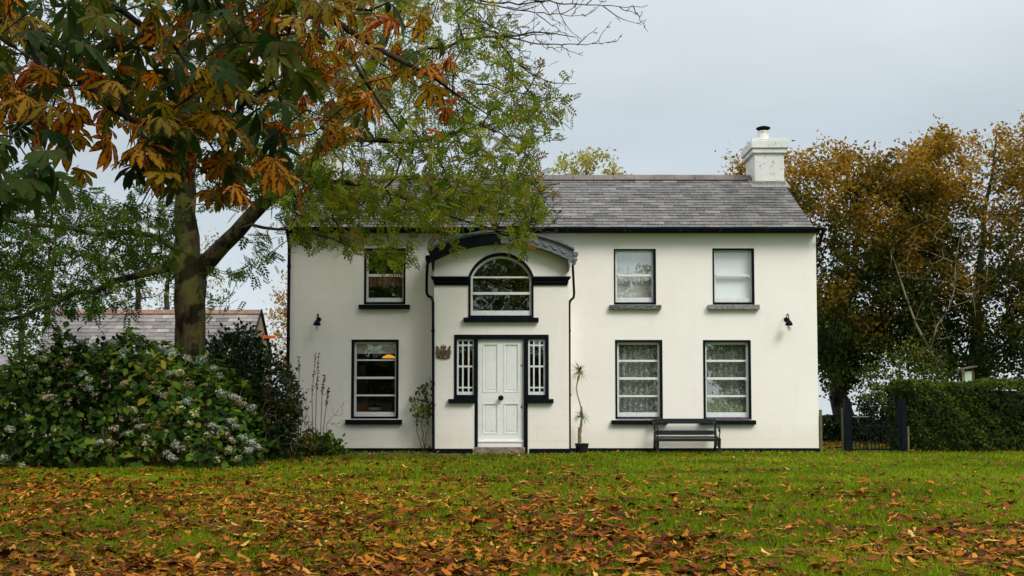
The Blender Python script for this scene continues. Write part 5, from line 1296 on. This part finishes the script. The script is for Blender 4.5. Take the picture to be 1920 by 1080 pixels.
for (a, b_, k) in fpx:
    # depth where the flower sits: on the front face of the mound
    Yb = -4.7
    for Y_ in np.arange(-4.85, -2.6, .05):
        p = P(a, b_, Y_); v = (Y_-(hyY0+hyY1)/2)/((hyY1-hyY0)/2); zt = hz(p.x)
        if zt > 0 and abs(v) <= 1 and p.z <= zt*(1-abs(v)**2.6)**.4*1.0+.03: Yb = Y_; break
    p = P(a, b_, Yb-.16); o = bpy.data.objects.new('flower_head', FM[k]); C.objects.link(o); o.parent = hyd; o.location = p-ORG[hyd.name]
    s_ = random.uniform(.85, 1.3); o.scale = (s_, s_, s_*random.uniform(.8, 1)); o.rotation_euler = (random.uniform(-.6, .6), random.uniform(-.6, .6), random.uniform(0, 6))

def bushy(name, label, poly, n, y0, y1, base, m, per, size, T=T_DIA, tip=.004, bark_=None, spread=.07, seg=.15, cat='bush'):
    tg = sample(poly, n, y0, y1); A, par, rr, ch, fl, nl = grow([[(base, .04), (base+Vector((0, 0, .3)), .03)]], tg, .25, seg, .09, .03, tip, 2.4)
    t = thing(name, base, label, cat); wood_mesh(A, par, rr, ch, nl).build('stems', bark_ or M['bark_dark'], t)
    if per:
        ix, pos, d = twig_leaves(A, par, rr, fl, per, spread, .02); k = len(pos)
        leaves_obj('foliage', [(T, pos, d*.5+rdir(k, .1), rdir(k, .8), rng.uniform(size*.7, size*1.3, k), rng.random(k))], m, t); print(name, k)
    return t
bushy('evergreen_bush', 'dark glossy evergreen bush between the ash trunk and the house', [(385, 640), (420, 618), (450, 612), (480, 632), (515, 655), (540, 690), (555, 730), (560, 790), (570, 850), (400, 850), (380, 760)], 620, -2.9, -1.0, Vector((PX(470, -1.9), -1.9, 0)), M['leaf_dark'], 16, .085, T_DIA)
bushy('bramble_thicket', 'brown twiggy thicket of dying stems right of the hydrangea', [(490, 730), (540, 700), (575, 735), (590, 790), (600, 850), (490, 858)], 330, -3.3, -1.4, Vector((PX(535, -2.3), -2.3, 0)), M['leaf_beech'], 1, .06, T_DIA, .0035, M['stem_brown'])
bushy('low_green_plant', 'low bright green leafy plant at the foot of the house wall', [(575, 820), (620, 820), (642, 838), (640, 856), (570, 858)], 90, -1.9, -1.0, Vector((PX(608, -1.4), -1.4, 0)), M['leaf_shrub'], 9, .10, T_OVAL, .003, cat='plant')
# tall dry flower spikes
for k, (pts, lab) in enumerate((([(588, 850), (586, 800), (585, 740), (592, 662)], 'tall leaning dry flower spike just left of its taller twin'), ([(592, 850), (592, 790), (593, 740), (598, 664)], 'tallest dry flower spike against the white wall'),
    ([(600, 850), (602, 790), (604, 740), (608, 702)], 'medium dry flower spike, third from the left'), ([(603, 850), (607, 800), (612, 760), (616, 727)], 'short dry flower spike nearest the kitchen window'), ([(560, 800), (560, 740), (561, 700), (560, 668)], 'thin dry flower spike beside the house corner'))):
    Y_ = -1.3-.1*k; q0 = P(pts[0][0], 850, Y_); t = thing('flower_spike', (q0.x, Y_, 0), lab, 'plant', 'dry flower spikes in front of the wall')
    P_ = [Vector((q0.x, Y_, 0))]+[P(a, b_, Y_) for a, b_ in pts[1:]]; b = MB(); b.tube(P_, [.008, .007, .006, .003], 5); b.build('stem', M['stem_brown'], t)
    s_ = rng.random(90 if k < 4 else 50)[:, None]; q = np.array(P_[2])*(1-s_)+np.array(P_[3])*s_; q += rng.normal(size=q.shape)*.009; m_ = len(q)
    leaves_obj('seed_heads', [(T_DIA, q, rdir(m_, .5), rdir(m_), rng.uniform(.022, .04, m_), rng.random(m_)*.3)], M['leaf_fallen'], t)
bushy('wispy_stems', 'thin wispy stems with tiny seed heads beside the flower spikes', [(600, 770), (645, 745), (650, 800), (640, 845), (600, 850)], 26, -1.7, -1.2, Vector((PX(608, -1.5), -1.5, 0)), M['leaf_beech'], 1, .03, T_DIA, .002, M['stem_brown'], .01, .12, 'plant')

# ================================================================== GRASS AND FALLEN LEAVES
def field(n, d0, d1, power=1.6, xm=1.12):
    u = rng.random(n); a = 1-power
    d = (d0**a+(d1**a-d0**a)*u)**(1/a) if power != 1 else d0*(d1/d0)**u
    hw = .5*d*1920/FPX*xm+.3; x = rng.uniform(-1, 1, n)*hw; return x, CY+d, d
def vnoise(x, y, s, seed=0):
    r_ = np.random.default_rng(seed); g_ = r_.random((64, 64)); xi = (x*s) % 63; yi = (y*s) % 63
    i = xi.astype(int); j = yi.astype(int); fx = xi-i; fy = yi-j; fx = fx*fx*(3-2*fx); fy = fy*fy*(3-2*fy)
    return (g_[j, i]*(1-fx)+g_[j, i+1]*fx)*(1-fy)+(g_[j+1, i]*(1-fx)+g_[j+1, i+1]*fx)*fy
n = 230000; x, y, d = field(n, 5.2, 20.3, 1.35)
ok = ~((y > -.03) & (x > XL) & (x < XR)) & ~((y > PYY-.2) & (x > pxl) & (x < pxr))
ok &= ~((y > -1.25+.12*np.sin(x*3)) & (y < -.62+.08*np.sin(x*5)) & (x > -4.6) & (x < -.55) & (rng.random(n) < .72)); x, y, d = x[ok], y[ok], d[ok]; n = len(x)
h = rng.uniform(.025, .06, n)*(.7+.6*vnoise(x, y, 1.5, 3)); wd = .0035+.00055*d; a = rng.uniform(0, math.pi, n); lean = rng.normal(size=(n, 2))*.35
V = np.zeros((n, 3, 3)); cx__, sx__ = np.cos(a)*wd, np.sin(a)*wd
V[:, 0] = np.stack([x-cx__, y-sx__, np.zeros(n)-.003], 1); V[:, 1] = np.stack([x+cx__, y+sx__, np.zeros(n)-.003], 1); V[:, 2] = np.stack([x+lean[:, 0]*h, y+lean[:, 1]*h, h], 1)
rnd = np.clip(.15+.45*vnoise(x, y, .9, 5)+.45*rng.random(n), 0, .97); rnd[rng.random(n) < .02] = 1
F = np.arange(3*n).reshape(n, 3)
gr = npmesh('grass', V.reshape(-1, 3), F, M['grass'], rnd); tag(gr, 'short bright green lawn grass under the fallen leaves', 'grass', kind='stuff')

def density(x, y):
    d = y-CY; c1 = vnoise(x, y, .55, 11); c2 = vnoise(x, y, 1.7, 12)
    base = np.interp(d, [5, 7, 10, 13, 16, 19, 21], [1.0, .95, .85, .62, .38, .42, .45])
    px_ = 960+x/d*FPX; lr = np.interp(px_, [0, 500, 1000, 1500, 1920], [1.35, 1.15, .8, .5, .32])
    near = np.interp(d, [5, 7.5, 9], [.35, .2, 0])   # the foreground stays littered on the right as well
    return base*(lr+near)*(.25+1.1*np.clip((c1*.6+c2*.6-.28)*2.0, 0, 1))
def litter(n, d0, d1, T, s0, s1, tilt, zlift, power, dens=True, zmax=.05):
    x, y, d = field(n, d0, d1, power); ok = ~((y > -.05) & (x > XL) & (x < XR)) & ~((y > PYY-.25) & (x > pxl) & (x < pxr))
    if dens: ok &= rng.random(n) < density(x, y)
    x, y = x[ok], y[ok]; n = len(x); p = np.stack([x, y, rng.uniform(.012, zmax, n)], 1)
    a = rng.uniform(0, 2*math.pi, n); ax = np.stack([np.cos(a), np.sin(a), rng.normal(size=n)*tilt*.35], 1)
    nm = np.stack([rng.normal(size=n)*tilt, rng.normal(size=n)*tilt, np.where(rng.random(n) < .5, 1., -1.)], 1)
    pos_r = np.clip(rng.beta(2.2, 2.0, n)*.95+.12*(vnoise(x, y, .8, 9)-.5), 0, .93); pos_r[rng.random(n) < .03] = .97; pos_r[rng.random(n) < .012] = 1.0
    return (T, p, ax, nm, rng.uniform(s0, s1, n), pos_r)
LA = leaflet([(0, .01), (.22, .10), (.48, .19), (.72, .23), (.9, .14), (1, .01)], .30, .10); LB = leaflet([(0, .01), (.25, .09), (.5, .17), (.75, .20), (.92, .12), (1, .01)], -.25, -.12); LC = leaflet([(0, .01), (.3, .16), (.55, .27), (.8, .2), (1, .01)], .25, .35)
LA[0][:, 1] += .10*np.sin(LA[0][:, 0]*3); LB[0][:, 2] += .05*np.sin(LB[0][:, 0]*7+1); LC[0][:, 1] -= .08*LC[0][:, 0]**2
gs = [litter(11000, 5.2, 20, LA, .06, .165, .2, 0, 1.5), litter(11000, 5.2, 20, LB, .06, .165, .2, 0, 1.5), litter(12000, 5.2, 20, LC, .04, .11, .3, 0, 1.5),
      *[litter(330, 5.2, 19, (T_PALM[q_][0]*np.array([1, 1, .12]), T_PALM[q_][1], T_PALM[q_][2]), .10, .16, .12, 0, 1.5, zmax=.05) for q_ in (0, 1, 2, 4)], litter(13000, 9, 20.3, T_DIA, .03, .06, .4, 0, .9, zmax=.04)]
lf_ = leaves_obj('fallen_leaves', gs, M['leaf_fallen'], smooth=True); tag(lf_, 'scattered brown and orange fallen chestnut leaves on the lawn', 'fallen leaves', kind='stuff')
# leaves and grass in the yard beyond the gate
n = 1500; x = rng.uniform(5.4, 11, n); y = rng.uniform(.3, 5.3, n); a = rng.uniform(0, 6.28, n)
ly = leaves_obj('yard_leaves', [(T_DIA, np.stack([x, y, np.full(n, .02)], 1), np.stack([np.cos(a), np.sin(a), np.zeros(n)], 1), rdir(n, 2), rng.uniform(.06, .12, n), rng.uniform(.3, .96, n))], M['leaf_fallen'])
tag(ly, 'fallen leaves on the grass beyond the metal gate', 'fallen leaves', kind='stuff')
